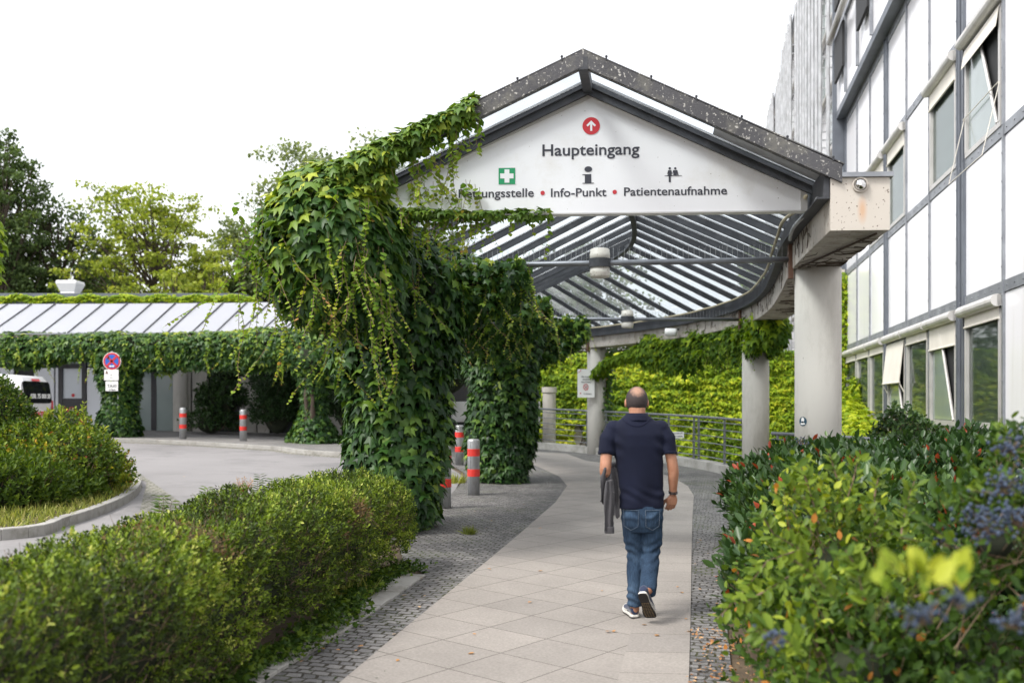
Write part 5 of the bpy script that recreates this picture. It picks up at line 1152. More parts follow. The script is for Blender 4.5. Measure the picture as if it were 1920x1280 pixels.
# creeping plants at the foot of the hedge
n_=5200; s=rng.uniform(.2,1,n_)*L; p0,t=path_frame(hpath,s); side=nrm(np.cross(t,UP)); wv=.1+.09*np.sin(s*2.3)+.05*np.sin(s*6.1); q=p0+side*(rxf(s/L)-.12+rng.uniform(0,1,n_)**1.3*np.clip(wv+.06,0.04,.3))[:,None]; q[:,2]=gz(q[:,0],q[:,1])+rng.uniform(.01,.14,n_)
T=nrm(rnd(n_,.7)+side*.5); q=q+rnd(n_)*np.array([.05,.05,0]); q[:,2]=gz(q[:,0],q[:,1])+rng.uniform(.01,.12,n_)
leaves('creeping_ground_cover',M['brightshrub'],q,T,nrm(UP+rnd(n_,.35)),.042*rng.uniform(.5,1.2,n_),IVY,None,.05+.6*rng.random(n_))['kind']='stuff'
# ---------------------------------------------------------------- grass
def grass(name,pts,h,kind='stuff',lab=None,cat=None,lean=.35,w=1.0,tint=None,base=None):
    n=len(pts); T=nrm(UP+rnd(n,lean)); o=leaves(name,M['grass'],pts,T,rnd(n),h*rng.uniform(.5,1.2,n),BLADE,None,tint if tint is not None else rng.beta(2,2,n),w,base=base)
    if kind: o['kind']=kind
    else: tag(o,lab,cat)
    return o
def inside(poly,x,y):
    c=np.zeros(len(x),bool); n=len(poly)
    for i in range(n):
        x0,y0=poly[i][:2];x1,y1=poly[(i+1)%n][:2]; c^=((y0>y)!=(y1>y))&(x<(x1-x0)*(y-y0)/(y1-y0+1e-12)+x0)
    return c
x=rng.uniform(-12,-4.8,46000);y=rng.uniform(9.3,20,46000); k=inside(il.tolist(),x,y); x,y=x[k],y[k]
dmin=np.min(np.hypot(x[:,None]-il[None,::2,0],y[:,None]-il[None,::2,1]),1); k=(dmin>.12)&((dmin<1.5)|(rng.random(len(x))<.2))
grass('island_grass',np.stack([x[k],y[k],gz(x[k],y[k])+.1],-1),.13,w=2.2,lean=.6)
for px,py,r_,h_,lab in ((880,1002,.07,.12,'small dark grass tuft growing on the cobbles by the nearest ivy pillar'),(852,905,.2,.2,'yellowish grass clump at the kerb beside the second ivy pillar'),(655,1118,.2,.18,'grass tuft leaning over the edging stones below the hedge')):
    c=P(px,py); n_=170; a=rng.uniform(0,6.283,n_); rr_=r_*np.sqrt(rng.random(n_)); pts=np.stack([c[0]+rr_*np.cos(a),c[1]+rr_*np.sin(a),np.full(n_,c[2])],-1)
    grass('grass_tuft',pts,h_,None,lab,'grass',lean=.5,w=1.6,tint=(.1+.3*rng.random(n_)) if r_<.1 else .3+.6*rng.random(n_),base=c)
# cobble joint weeds
n_=900; x=rng.uniform(-1.7,1.9,n_); y=rng.uniform(3,14,n_); k=inside([tuple(p) for p in cob],x,y)&((x>1.1)|(x<-.75)); x,y=x[k],y[k]
leaves('joint_moss',M['brightshrub'],np.stack([x,y,gz(x,y)+.012],-1),nrm(rnd(len(x))*[1,1,.2]),np.tile(UP,(len(x),1)),.022,OVAL,None,.3*rng.random(len(x)))['kind']='stuff'
# ---------------------------------------------------------------- island shrubs
def gb(px,py,Y,r): c=at(px,py,Y); return (c,r)
mound('round_shrub','tall rounded bright green shrub at the left edge before the van',[gb(-25,800,14.6,(.75,.7,.78)),gb(-95,835,14.2,(.8,.8,.7)),gb(25,850,14.9,(.5,.5,.45))],300,.045,OVAL,'brightshrub',seed=110,tint=lambda q:np.clip(.35+.25*rng.normal(size=len(q)),0,.95),k=6,stem=.1,wid=1.2)
mound('mixed_shrub','wide mixed shrub with orange and dark leaves on the grassy island',[gb(95,868,14.2,(.85,.8,.55)),gb(175,893,14.6,(.45,.5,.38)),gb(20,900,13.5,(.8,.7,.55)),gb(110,835,14.8,(.45,.45,.4))],230,.055,OVAL,'islandleaf',seed=112,k=6,stem=.12,wid=1.0,twn=500)
mound('dark_low_shrub','low dark upright leaved shrub at the lower left corner of the island',[gb(-10,930,12.4,(.7,.6,.5)),gb(60,940,13.0,(.5,.45,.36)),gb(130,925,13.6,(.35,.4,.3))],170,.085,LANCE,'islandleaf',seed=114,tint=lambda q:rng.beta(2,3.4,len(q))*.9,k=7,stem=.12,fl=1.1)
sp0=thing('spray_plant',P(205,920),'feathery yellow green shoots sticking up at the right end of the island shrubs','plant')
PP=[];TT=[];NN2=[];A0=[];A1=[]
for px,py,tx_,ty_ in [(150,900,158,752),(165,905,196,800),(185,910,206,812),(200,915,232,848),(190,920,240,868),(205,930,228,862),(60,860,88,772),(75,860,94,768),(215,935,236,890),(140,890,172,800),(120,880,115,760),(180,900,188,822),(195,905,216,826)]:
    a=np.array(at(px,py,14.6)); b=np.array(at(tx_,ty_,14.4)); A0.append(a);A1.append(b); k=26
    for j in range(k):
        f=j/k; f2=.25+.75*f; pnt=a+(b-a)*f2
        for sgn in (-1,1): PP.append(pnt); TT.append(np.array([sgn*.8,random.gauss(0,.5),0])+(b-a)/np.linalg.norm(b-a)*.9); NN2.append(np.array([0,-1,.5])+np.array([random.gauss(0,.3) for _ in range(3)]))
leaves('foliage',M['sprayleaf'],np.array(PP),np.array(TT),np.array(NN2),.085*rng.uniform(.5,1.1,len(PP)),LANCE,sp0,None,.8); twigs('stalks',np.array(A0),np.array(A1),.006,sp0)
# leaves of something at the very left edge
c=at(-22,460,12.5); o=mound('edge_foliage','yellow green leafy branch tips poking in at the left picture edge above the roof',[((c[0]-.14,c[1],c[2]),(.26,.3,.85))],150,.12,IVY,'ivylight','tree',seed=120,sprig=False,tint=lambda q:rng.beta(3,4,len(q)),twn=30,core=.3,base=(c[0]-.3,c[1],float(gz(c[0],c[1]))),lo=-1)
MB().tube([(c[0]-.3,c[1],float(gz(c[0],c[1]))),(c[0]-.28,c[1]+.05,H+.5),(c[0]-.2,c[1],c[2])],[.05,.04,.02],8).build('trunk',M['bark'],o,smooth=True)
# ---------------------------------------------------------------- shrubs before the low building
mound('dark_shrub','dark leggy shrub growing against the dark window between the far bollards',[gb(415,752,33.2,(.85,.5,.75)),gb(395,795,33,(.75,.5,.5)),gb(425,700,33.4,(.6,.4,.6))],60,.13,LANCE,'darkshrub',seed=130,tint=lambda q:rng.uniform(0,.7,len(q)),k=6,stem=.2,wid=1.3)
mound('dark_conifer','dark feathery conifer between the pale panels and the third ivy pillar',[gb(520,775,32.6,(.75,.6,1.1)),gb(545,745,32.8,(.9,.6,1.0)),gb(500,720,33,(.45,.4,.5))],90,.13,LANCE,'darkshrub',seed=132,tint=lambda q:rng.uniform(0,.45,len(q)),k=6,stem=.2)
mound('dark_conifer','dark evergreen shrub right of the third ivy pillar',[gb(655,760,31.6,(.8,.7,1.3)),gb(700,750,31.6,(.9,.7,1.4)),gb(760,740,31,(1.0,.7,1.5)),gb(840,700,32,(1.0,.6,1.1))],70,.14,LANCE,'darkshrub',seed=134,tint=lambda q:rng.uniform(0,.45,len(q)),k=6,stem=.2)
# ---------------------------------------------------------------- right hand shrubs
def zb_(x,y): return float(gz(x,y))
bl=[]
for (x,y,r,h) in ((3.05,11.0,.55,1.0),(3.5,11.3,.8,1.1),(4.4,11.2,.9,1.14),(5.4,11.0,.9,1.12),(2.78,9.8,.6,.98),(3.5,9.9,.8,1.12),(4.4,9.8,.9,1.16),(2.48,8.6,.55,.92),(3.1,8.5,.75,1.08),(4.0,8.5,.8,1.14),(2.15,7.5,.48,.86),(2.8,7.3,.7,1.02),(3.6,7.2,.75,1.1),(1.85,6.4,.4,.76),(2.45,6.1,.6,.98),(3.2,6.0,.6,1.05)):
    bl.append(((x,y,zb_(x,y)+h*.52),(r,r,h*.5)))
mound('long_leaved_shrub','wide mass of upright dark leathery leaves with scattered red ones right of the path',bl,120,.105,LANCE,'darkshrub',seed=140,k=8,stem=.16,fl=1.15,spread=.75,twn=900,wid=1.15,inner=.25,tint=lambda q:np.where(rng.random(len(q))<.035,.97,np.clip(rng.beta(2,2.3,len(q))*.9+.1*Wob(141,2)(q),0,.9)))
bl=[]
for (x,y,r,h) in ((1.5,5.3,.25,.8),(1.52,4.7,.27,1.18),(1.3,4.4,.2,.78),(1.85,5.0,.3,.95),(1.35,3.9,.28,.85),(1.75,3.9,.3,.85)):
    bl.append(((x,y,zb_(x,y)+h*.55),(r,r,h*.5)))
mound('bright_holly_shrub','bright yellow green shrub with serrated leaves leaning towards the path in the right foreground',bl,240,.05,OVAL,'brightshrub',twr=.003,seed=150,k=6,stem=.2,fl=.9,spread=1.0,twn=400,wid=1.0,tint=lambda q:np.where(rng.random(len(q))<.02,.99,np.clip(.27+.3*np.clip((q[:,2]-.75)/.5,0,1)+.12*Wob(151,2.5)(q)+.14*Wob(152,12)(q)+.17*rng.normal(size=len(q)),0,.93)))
bl=[]
for (x,y,r,h) in ((1.0,3.0,.26,.62),(1.45,3.0,.36,.74),(.92,2.3,.22,.6),(1.35,2.2,.36,.78),(1.95,3.1,.36,.85)):
    bl.append(((x,y,zb_(x,y)+h*.55),(r,r,h*.5)))
mound('low_creeping_shrub','low tangled green undergrowth with dark berries at the bottom right corner',bl,250,.036,OVAL,'brightshrub',twr=.0022,seed=160,k=7,stem=.1,fl=.7,wid=1.25,twn=400,tint=lambda q:np.where(rng.random(len(q))<.02,.99,np.clip(.25+.2*Wob(161,3)(q)+.2*rng.normal(size=len(q)),0,.93)))
# yellow upright leaves close to the camera
o=thing('yellow_leaf_sprig',(1.0,2.0,zb_(1,2)),'blurred upright yellow green leaves close to the camera at lower right','plant')
n_=34; c=np.stack([at(1725+random.choice([-60,-25,20,70])+random.gauss(0,16),1090+random.gauss(0,22),2.0+random.gauss(0,.08)) for _ in range(n_)]); T=nrm(UP+rnd(n_,.45)); leaves('foliage',M['sprayleaf'],c,T,rnd(n_)+[0,-1,.3],.062*rng.uniform(.5,1.1,n_),LANCE,o,rng.random(n_),1.5)
twigs('stalks',c[:6]-np.array([0,0,.05])+rnd(6,.02),c[:6],.0008,o)
# leafy sprays arching over the path edge
o=thing('arching_spray',(1.15,4.3,zb_(1.15,4.3)),'long pale shoot arching left over the cobbles in front of the dark shrub','plant')
PP=[];TT=[];NN2=[];A0=[];A1=[]
for pts_ in ([(1500,1030,4.3),(1440,1050,4.2),(1400,1100,4.15),(1345,1160,4.1)],[(1560,960,4.6),(1500,930,4.6),(1470,905,4.6)],[(1600,980,4.7),(1570,900,4.7),(1555,850,4.7)],[(1520,1040,4.4),(1450,1000,4.4),(1425,960,4.4)],[(1640,1000,4.6),(1640,930,4.6),(1650,880,4.6)],[(1535,980,4.5),(1515,910,4.5),(1500,868,4.5)],[(1580,960,4.5),(1600,900,4.5),(1610,856,4.5)],[(1480,1080,4.2),(1430,1110,4.1),(1385,1135,4.05)],[(1690,1000,4.3),(1700,940,4.3),(1715,900,4.3)],[(1560,1120,3.6),(1530,1080,3.6),(1490,1050,3.55)],[(1620,1130,3.4),(1610,1070,3.4),(1585,1030,3.4)],[(1500,1220,3.2),(1460,1190,3.2),(1420,1175,3.2)]):
    w3=[np.array(at(*p)) for p in pts_]
    for i in range(len(w3)-1):
        A0.append(w3[i]);A1.append(w3[i+1])
        for j in range(9):
            f=j/9; p=w3[i]*(1-f)+w3[i+1]*f; d=w3[i+1]-w3[i]; d/=np.linalg.norm(d)
            for sgn in (-1,1): PP.append(p+rng.normal(0,.01,3)); TT.append(d*.8+np.cross(d,[0,-1,0])*sgn*.9+rng.normal(0,.25,3)); NN2.append(np.array([0,-.6,1.])+rng.normal(0,.3,3))
leaves('foliage',M['brightshrub'],np.array(PP),np.array(TT),np.array(NN2),.062*rng.uniform(.6,1.1,len(PP)),LANCE,o,.4+.4*rng.random(len(PP)),1.3); twigs('stalks',np.array(A0),np.array(A1),.005,o)
# berry clusters
def berries(px,py,Y,n,sp,lab):
    n=int(n*.6)
    c=np.array(at(px,py,Y)); o=thing('berry_cluster',tuple(c),lab,'berries','blue berry clusters'); mb=MB()
    q=c+rnd(n)*np.array([sp,sp*.7,sp*.7])
    for p in q: mb.blob(p,.0056+.0014*random.random(),7,5)
    mb.build('berries',M['berry'],o,smooth=True,recalc=False)['kind']='stuff'; twigs('stalks',np.tile(c-[0,0,sp],(min(n,40),1)),q[:40],.0012,o); return o
BL=[(1895,830,3.3,90,.03,'uppermost blue berry cluster at the right picture edge'),(1880,905,3.2,130,.034,'blue berry cluster at the right edge just above the largest one'),(1850,975,3.1,200,.042,'largest blue berry cluster with a pale bloom near the right edge'),(1905,968,3.15,70,.028,'blue berries touching the right picture edge beside the largest cluster'),(1775,1010,3.6,40,.025,'few scattered blue berries left of the largest cluster'),(1730,1150,2.1,60,.022,'dark blurred berries under the yellow leaves close to the camera'),(1800,1125,2.1,40,.02,'dark blurred berries right of the yellow leaves'),(1450,1195,2.9,50,.022,'dark berries low beside the path edge at lower right'),(1500,826,9.0,45,.03,'small blue berry cluster in front of the big column'),(1900,1160,2.3,50,.022,'blurred berries at the lower right picture edge')]
for b in BL: berries(*b)
n_=110
for k,(px,py,Y,s_) in enumerate(((1895,850,3.5,.1),(1890,920,3.4,.12),(1860,990,3.4,.14),(1870,830,3.8,.09))):
    pass
bl=[(at(1912,955,3.65),(.15,.2,.26)),(at(1865,1020,3.6),(.2,.2,.17))]
mound('berry_shrub','leafy shoots carrying the blue berries at the right picture edge',[(c,r) for c,r in bl],330,.05,OVAL,'brightshrub',twr=.002,seed=170,k=5,stem=.1,tint=lambda q:np.clip(.3+.2*rng.normal(size=len(q)),0,.9),wid=.8,lo=-1,twn=60,core=.3,base=(1.85,3.7,zb_(1.85,3.7)))
# leaf litter
def litter(n,reg,nm='fallen_leaf'):
    proto=None; k=0
    for i in range(n*3):
        px,py=random.uniform(reg[0],reg[2]),random.uniform(reg[1],reg[3]); p=P(px,py,.022)
        if proto is None or random.random()<.0:
            v=LANCE if False else OVAL
            T=np.array([[math.cos(.5),math.sin(.5),.05]]); o=leaves(nm,M['fallen'],np.array([p]),T,np.array([[.1,.1,1.]]),.045,v,None,np.array([random.random()]),1.3,base=p); proto=o
        else:
            o=proto.copy(); COL.objects.link(o)
        o.location=p; o.rotation_euler=(random.uniform(-.2,.2),random.uniform(-.2,.2),random.uniform(0,6.28)); sc_=random.uniform(.5,1.1); o.scale=(sc_,sc_,sc_)
        tag(o,'small dry brown leaf lying flat on the paving','leaf','fallen leaves on the ground'); k+=1
        if k>=n: break
litter(22,(560,1040,1290,1270)); litter(16,(1305,980,1360,1270)); litter(12,(560,1080,800,1200)); litter(6,(880,940,1040,1010)); litter(5,(260,850,620,920))
n_=900; x=rng.uniform(1.02,1.55,n_); y=rng.uniform(3.2,7.2,n_); k=x>1.15+.12*np.sin(y*3); x,y=x[k],y[k]
leaves('leaf_litter',M['fallen'],np.stack([x,y,gz(x,y)+.02],-1),nrm(rnd(len(x))*[1,1,.3]),nrm(UP+rnd(len(x),.3)),.03*rng.uniform(.5,1.2,len(x)),OVAL,None,None)['kind']='stuff'
# ---------------------------------------------------------------- trees
def tree(lab,px,top,Y,wpx,mat,seed,nl=9000,leaf=.2,shape='round',group='trees beyond the low building',zb=None,clump=.55,flat=.45,crown0=.25,nb=70,tr=.2,off=(0,0)):
    r_=np.random.default_rng(seed); X=(px-960)/F*Y; g=float(gz(X,Y)); zt=H+(HY-top)/F*Y; Wd=wpx/F*Y/2; Hh=zt-g
    o=thing('tree',(X,Y,g),lab,'tree',group); mb=MB(); tips=[]
    mb.tube([(X,Y,g),(X+.1,Y,g+Hh*.3),(X+r_.normal(0,.3),Y,g+Hh*.62),(X+r_.normal(0,.3),Y,g+Hh*.93)],[tr,tr*.75,tr*.45,.03],8)
    for i in range(nb):
        f=crown0+(1-crown0)*(i+r_.uniform(0,1))/nb; a=r_.uniform(0,6.283)
        if shape=='round': rad=Wd*math.sqrt(max(.02,1-((f-.5)/.55)**2))
        elif shape=='spread': rad=Wd*(.42+.58*math.sin(math.pi*min(1,max(0,(f-crown0)/(1-crown0))*.68+.2)))
        else: rad=Wd*(1-.75*max(0,(f-.35)/.65))
        rad*=r_.uniform(.45,1.05); b0=np.array([X,Y,g+Hh*max(crown0*.6,f-.28)]); e=np.array([X+math.cos(a)*rad,Y+math.sin(a)*rad,g+Hh*f])
        mid=(b0+e)/2+np.array([0,0,-.06*Hh*r_.uniform(0,1)]); mb.tube([b0,mid,e],[tr*.35,tr*.2,.02],5,cap=False)
        tips.append(e)
        for k in range(3):
            e2=mid+(e-mid)*r_.uniform(.2,.9)+r_.normal(size=3)*[Wd*.16,Wd*.16,Hh*.04]; mb.tube([mid+(e-mid)*.3,e2],[tr*.12,.012],4,cap=False); tips.append(e2)
    mb.build('trunk',M['bark'],o,recalc=False)
    tips=np.array(tips); m=len(tips); idx=r_.integers(0,m,nl); cs=clump*r_.uniform(.6,1.25,m)*Wd*.34
    d=nrm(r_.normal(size=(nl,3)))*(r_.uniform(0,1,nl)**.45)[:,None]; q=tips[idx]+d*cs[idx][:,None]*np.array([1,1,flat]); tone=r_.uniform(-.13,.13,m)
    T=nrm(r_.normal(size=(nl,3))+[0,0,-.35]); Nn=nrm(r_.normal(size=(nl,3))*.6+UP)
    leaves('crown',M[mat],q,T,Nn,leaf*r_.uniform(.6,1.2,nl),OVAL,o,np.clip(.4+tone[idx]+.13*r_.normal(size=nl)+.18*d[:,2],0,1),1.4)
    return o
tree('tall dark tree cut by the left picture edge, highest of the row',-8,245,52,225,'treedark',1,22000,.19,'round',crown0=.3,clump=.5,flat=.7,nb=85,tr=.28)
tree('dark open tree left of the yellow green one with slanting upper limbs',112,368,54,230,'treedark',2,15000,.18,'spread',crown0=.2,clump=.6,flat=.6,nb=75)
tree('airy yellow green tree with layered branches in the middle of the row',292,352,52,330,'treeyellow',3,24000,.19,'spread',crown0=.14,clump=.5,flat=.3,nb=120)
tree('low pale yellow shrub like tree in front of the airy yellow green one',330,505,47,120,'treeyellow',4,5000,.18,'round',crown0=.1,nb=40)
tree('narrow pale green sapling right of the pale shrub like tree',398,500,47,90,'treeyellow',5,3500,.18,'round',crown0=.1,nb=35)
tree('soft grey green tree rising behind the nearest ivy mass',635,285,60,400,'treegrey',6,52000,.23,'spread',crown0=.12,clump=.55,flat=.6,nb=170)
tree('shorter grey green tree with drooping branches left of the ivy mass',478,425,58,240,'treegrey',7,18000,.22,'spread',crown0=.12,clump=.65,nb=90)
tree('dark background tree filling the gap low at the far left',40,470,62,240,'treedark',8,12000,.24,'round',crown0=.1,clump=.6,nb=70)
tree('dark background tree behind the roof vent',190,480,62,200,'treedark',9,11000,.24,'round',crown0=.1,clump=.6,nb=60)
tree('dense grey green tree seen blurred through the glass roof',1085,470,60,360,'treedark',10,13000,.26,'round',crown0=.1,clump=.6,nb=80)
tree('lower green tree just behind the roof ridge at the picture middle',820,440,62,260,'treegrey',11,12000,.26,'round',crown0=.1,clump=.6,nb=60)
tree('green tree behind the low roof left of the ivy mass',440,520,56,160,'treedark',12,7000,.22,'round',crown0=.1,clump=.6,nb=50)
# ---------------------------------------------------------------- the walking man
MX,MY=(1195-960)/F*7.5,7.5; MG=float(gz(MX,MY))+.015
man=thing('person',(MX,MY,MG),'man walking away in navy polo and jeans, grey jacket over his left arm','person')
def mp(px,py,y): # picture position of a body point at depth offset y
    Y=7.5+y; return np.array([(px-960)/F*Y,Y,H-(py-HY)/F*Y])
def remesh(mb,name,mat,parent,vox=.006,sm=4,extra=None,base=None):
    o=mb.build(name,mat,parent); m=o.modifiers.new('r','REMESH'); m.mode='VOXEL'; m.voxel_size=vox
    s=o.modifiers.new('s','SMOOTH'); s.iterations=sm; s.factor=.6
    dg=bpy.context.evaluated_depsgraph_get(); me=bpy.data.meshes.new_from_object(o.evaluated_get(dg)); o.modifiers.clear(); o.data=me; me.name=name
    if not me.materials: me.materials.append(mat)
    me.polygons.foreach_set('use_smooth',[True]*len(me.polygons))
    if extra is not None:
        n=len(me.vertices); a=np.empty(n*3,dtype=np.float32); me.vertices.foreach_get('co',a); a=a.reshape(-1,3).astype(float)+np.array(wloc(parent)); nn=np.empty(n*3,dtype=np.float32); me.vertices.foreach_get('normal',nn); nn=nn.reshape(-1,3)
        a=a+nn*extra(a)[:,None]; a-=np.array(wloc(parent)); me.vertices.foreach_set('co',a.astype(np.float32).ravel()); me.update()
    return o
def limb(mb,pts,rs,n=16,k=5):
    p=np.array(pts,float); c=np.vstack([2*p[0]-p[1],p,2*p[-1]-p[-2]]); q=catmull3(c,k); r=np.interp(np.linspace(0,len(pts)-1,len(q)),range(len(pts)),rs); mb.tube(list(q),list(r),n)
    mb.blob(p[0],rs[0],12,8); mb.blob(p[-1],rs[-1],12,8)
def catmull3(c,k):
    out=[]
    for i in range(1,len(c)-2):
        p0,p1,p2,p3=c[i-1],c[i],c[i+1],c[i+2]
        for j in range(k):
            t=j/k; out.append(.5*((2*p1)+(-p0+p2)*t+(2*p0-5*p1+4*p2-p3)*t*t+(-p0+3*p1-3*p2+p3)*t**3))
    out.append(c[-2]); return np.array(out)
def torso(mb,rings,n=28,p=2.3):
    R=[]
    for (c,rx,ry) in rings:
        r=[]
        for k in range(n):
            a=2*math.pi*k/n; ca,sa=math.cos(a),math.sin(a); r.append(np.array(c)+np.array([rx*math.copysign(abs(ca)**(2/p),ca),ry*math.copysign(abs(sa)**(2/p),sa),0]))
        R.append(r)
    mb.rings(R)
px=1/249.
# skin
msk,t,b=newmat('skin'); L=t.links; co=coords(t); n1=N(t,'ShaderNodeTexNoise'); n1.inputs['Scale'].default_value=14; n1.inputs['Detail'].default_value=5; L.new(co,n1.inputs['Vector'])
r=ramp(t,[(.3,(.34,.155,.09)),(.7,(.45,.225,.14))]); L.new(n1.outputs[0],r.inputs[0]); L.new(r.outputs[0],b.inputs['Base Color']); b.inputs['Roughness'].default_value=.5; b.inputs['Subsurface Weight'].default_value=.12; b.inputs['Subsurface Radius'].default_value=(.02,.008,.004)
n2=N(t,'ShaderNodeTexNoise'); n2.inputs['Scale'].default_value=160; L.new(co,n2.inputs['Vector']); bp=N(t,'ShaderNodeBump'); bp.inputs['Strength'].default_value=.15; bp.inputs['Distance'].default_value=.003; L.new(n2.outputs[0],bp.inputs['Height']); L.new(bp.outputs[0],b.inputs['Normal'])
hc=mp(1194,750,.035)
body=MB()
# head: cranium, jaw, face, nose, ears, neck
body.blob(hc+[0,0,.0],(.079,.098,.1),24,16); body.blob(hc+[0,.035,-.035],(.066,.075,.09),20,12); body.blob(hc+[0,.05,-.085],(.045,.05,.04),16,10)
body.blob(hc+[0,.105,-.03],(.013,.02,.025),10,8); body.blob(hc+[0,.1,-.068],(.026,.01,.01),10,6); body.blob(hc+[0,.083,.012],(.055,.02,.012),12,6)
for s_ in (-1,1):
    body.blob(hc+[s_*.083,.008,-.022],(.01,.02,.034),10,8); body.blob(hc+[s_*.03,.088,-.002],(.016,.01,.009),8,6)
limb(body,[hc+[0,-.022,-.05],hc+[0,-.024,-.1],hc+[0,-.03,-.16],hc+[0,-.035,-.2]],[.064,.062,.068,.085])
# hidden trunk inside the clothes
torso(body,[(mp(1204,965,0),.13,.09),(mp(1201,920,0),.13,.09),(mp(1198,870,0),.14,.095),(mp(1197,830,0),.15,.1),(mp(1196,800,0),.14,.08),(mp(1195,788,0),.09,.06)])
# arms
shR,shL=mp(1250,806,-.0),mp(1143,808,.0)
elR,wrR=mp(1262,880,-.02),mp(1262,924,.03)
limb(body,[mp(1249,814,0),mp(1255,840,-.02),elR,mp(1262,900,.0),wrR],[.042,.043,.041,.038,.027])
elL=mp(1135,884,-.05); wrL=mp(1150,882,.2)
limb(body,[mp(1145,814,0),mp(1138,845,-.03),elL,mp(1140,884,.07),wrL],[.042,.044,.043,.04,.028])
# thighs and calves inside the jeans
limb(body,[mp(1190,960,0),mp(1189,1035,.05),mp(1190,1130,.0),mp(1190,1146,.0)],[.07,.05,.036,.033]); limb(body,[mp(1221,960,0),mp(1222,1040,.03),mp(1215,1105,-.24)],[.07,.05,.036])
# right hand: back of the hand to the camera, fingers relaxed and slightly curled, thumb towards the body
def hand(palm0,palm1,across,nrm_,curl=.6,thumbside=-1,scale=1):
    palm0=np.array(palm0);palm1=np.array(palm1);d=palm1-palm0;d/=np.linalg.norm(d);ac=np.array(across,float);ac/=np.linalg.norm(ac);nm=np.cross(d,ac);  # nm: palm side
    if np.dot(nm,nrm_)<0: nm=-nm
    for u in (-.026,-.009,.009,.026): limb(body,[palm0+ac*u*.6,(palm0+palm1)/2+ac*u,palm1+ac*u],[.017,.0165,.0145],10,3)
    for u,l in ((-.029,.072),(-.010,.082),(.010,.076),(.028,.06)):
        p0=palm1+ac*u; q=[p0]; dd=d.copy(); a=0
        for j,f in enumerate((.45,.3,.25)):
            a+=curl*(.55+.45*j)*(.9+.2*abs(u)/.03); dd=d*math.cos(a)+nm*math.sin(a); q.append(q[-1]+dd*l*scale*f)
        limb(body,q,[.0098,.0092,.0085,.0072],10,3)
    t0=palm0+(palm1-palm0)*.3+ac*thumbside*.032; t1=t0+(d*.6+ac*thumbside*.5+nm*.5)*.034; t2=t1+(d*.8+nm*.55)*.03; t3=t2+(d*.75+nm*.7)*.02
    limb(body,[t0-ac*thumbside*.014,t0,t1,t2,t3],[.013,.0135,.0115,.0105,.009],10,3)
hand(mp(1261,931,.035),mp(1259,944,.045),(1,.15,0),np.array([-.2,1,0]),.5,-1)
hand(mp(1153,881,.225),mp(1163,880,.285),(0,.1,1.),np.array([1,-.3,0]),.95,1)
bo=remesh(body,'body',msk,man,.0042,3)
# hair: thin short cap on back and sides, bald at the crown
mh,t,b=newmat('short_thin_hair'); L=t.links
g=N(t,'ShaderNodeNewGeometry'); sb=N(t,'ShaderNodeVectorMath',operation='SUBTRACT'); L.new(g.outputs['Position'],sb.inputs[0]); sb.inputs[1].default_value=tuple(hc+[-.004,-.062,.07])
ml=N(t,'ShaderNodeVectorMath',operation='MULTIPLY'); L.new(sb.outputs[0],ml.inputs[0]); ml.inputs[1].default_value=(19,12,20); ln=N(t,'ShaderNodeVectorMath',operation='LENGTH'); L.new(ml.outputs[0],ln.inputs[0])
nz=N(t,'ShaderNodeTexNoise'); nz.inputs['Scale'].default_value=70; nz.inputs['Detail'].default_value=5; L.new(coords(t,(1,1,.35)),nz.inputs['Vector'])
sm_=N(t,'ShaderNodeMath',operation='MULTIPLY_ADD'); L.new(nz.outputs[0],sm_.inputs[0]); sm_.inputs[1].default_value=.9; L.new(ln.outputs['Value'],sm_.inputs[2])
rr=ramp(t,[(.5,(.33,.19,.13)),(.85,(.14,.085,.065)),(1.0,(.035,.025,.024))]); mm=N(t,'ShaderNodeMath',operation='MULTIPLY'); mm.inputs[1].default_value=.62; L.new(sm_.outputs[0],mm.inputs[0]); L.new(mm.outputs[0],rr.inputs[0]); L.new(rr.outputs[0],b.inputs['Base Color']); b.inputs['Roughness'].default_value=.75
bp=N(t,'ShaderNodeBump'); bp.inputs['Strength'].default_value=.7; bp.inputs['Distance'].default_value=.004; nf=N(t,'ShaderNodeTexNoise'); nf.inputs['Scale'].default_value=260; L.new(coords(t,(1,1,.25)),nf.inputs['Vector']); L.new(nf.outputs[0],bp.inputs['Height']); L.new(bp.outputs[0],b.inputs['Normal'])
R=[]; nn_=36
for i in range(18):
    th_=math.pi*.5*(i/17)*.999; ring=[]
    for k in range(nn_):
        a=2*math.pi*k/nn_; back=(1-math.sin(a))/2   # 1 at the back
        low=-.35-.52*back if True else 0
        zz=math.cos(math.acos(max(-1,low))*(i/17)) if i else 1
        rr_=math.sqrt(max(0,1-zz*zz)); ring.append(hc+np.array([.0835*rr_*math.cos(a),.1025*rr_*math.sin(a),.1035*zz]))
    R.append(ring)
hm=MB(); hm.rings(R,cap=False); ho=hm.build('hair',mh,man,smooth=True); s_=ho.modifiers.new('t','SOLIDIFY'); s_.thickness=.004; s_.offset=-1
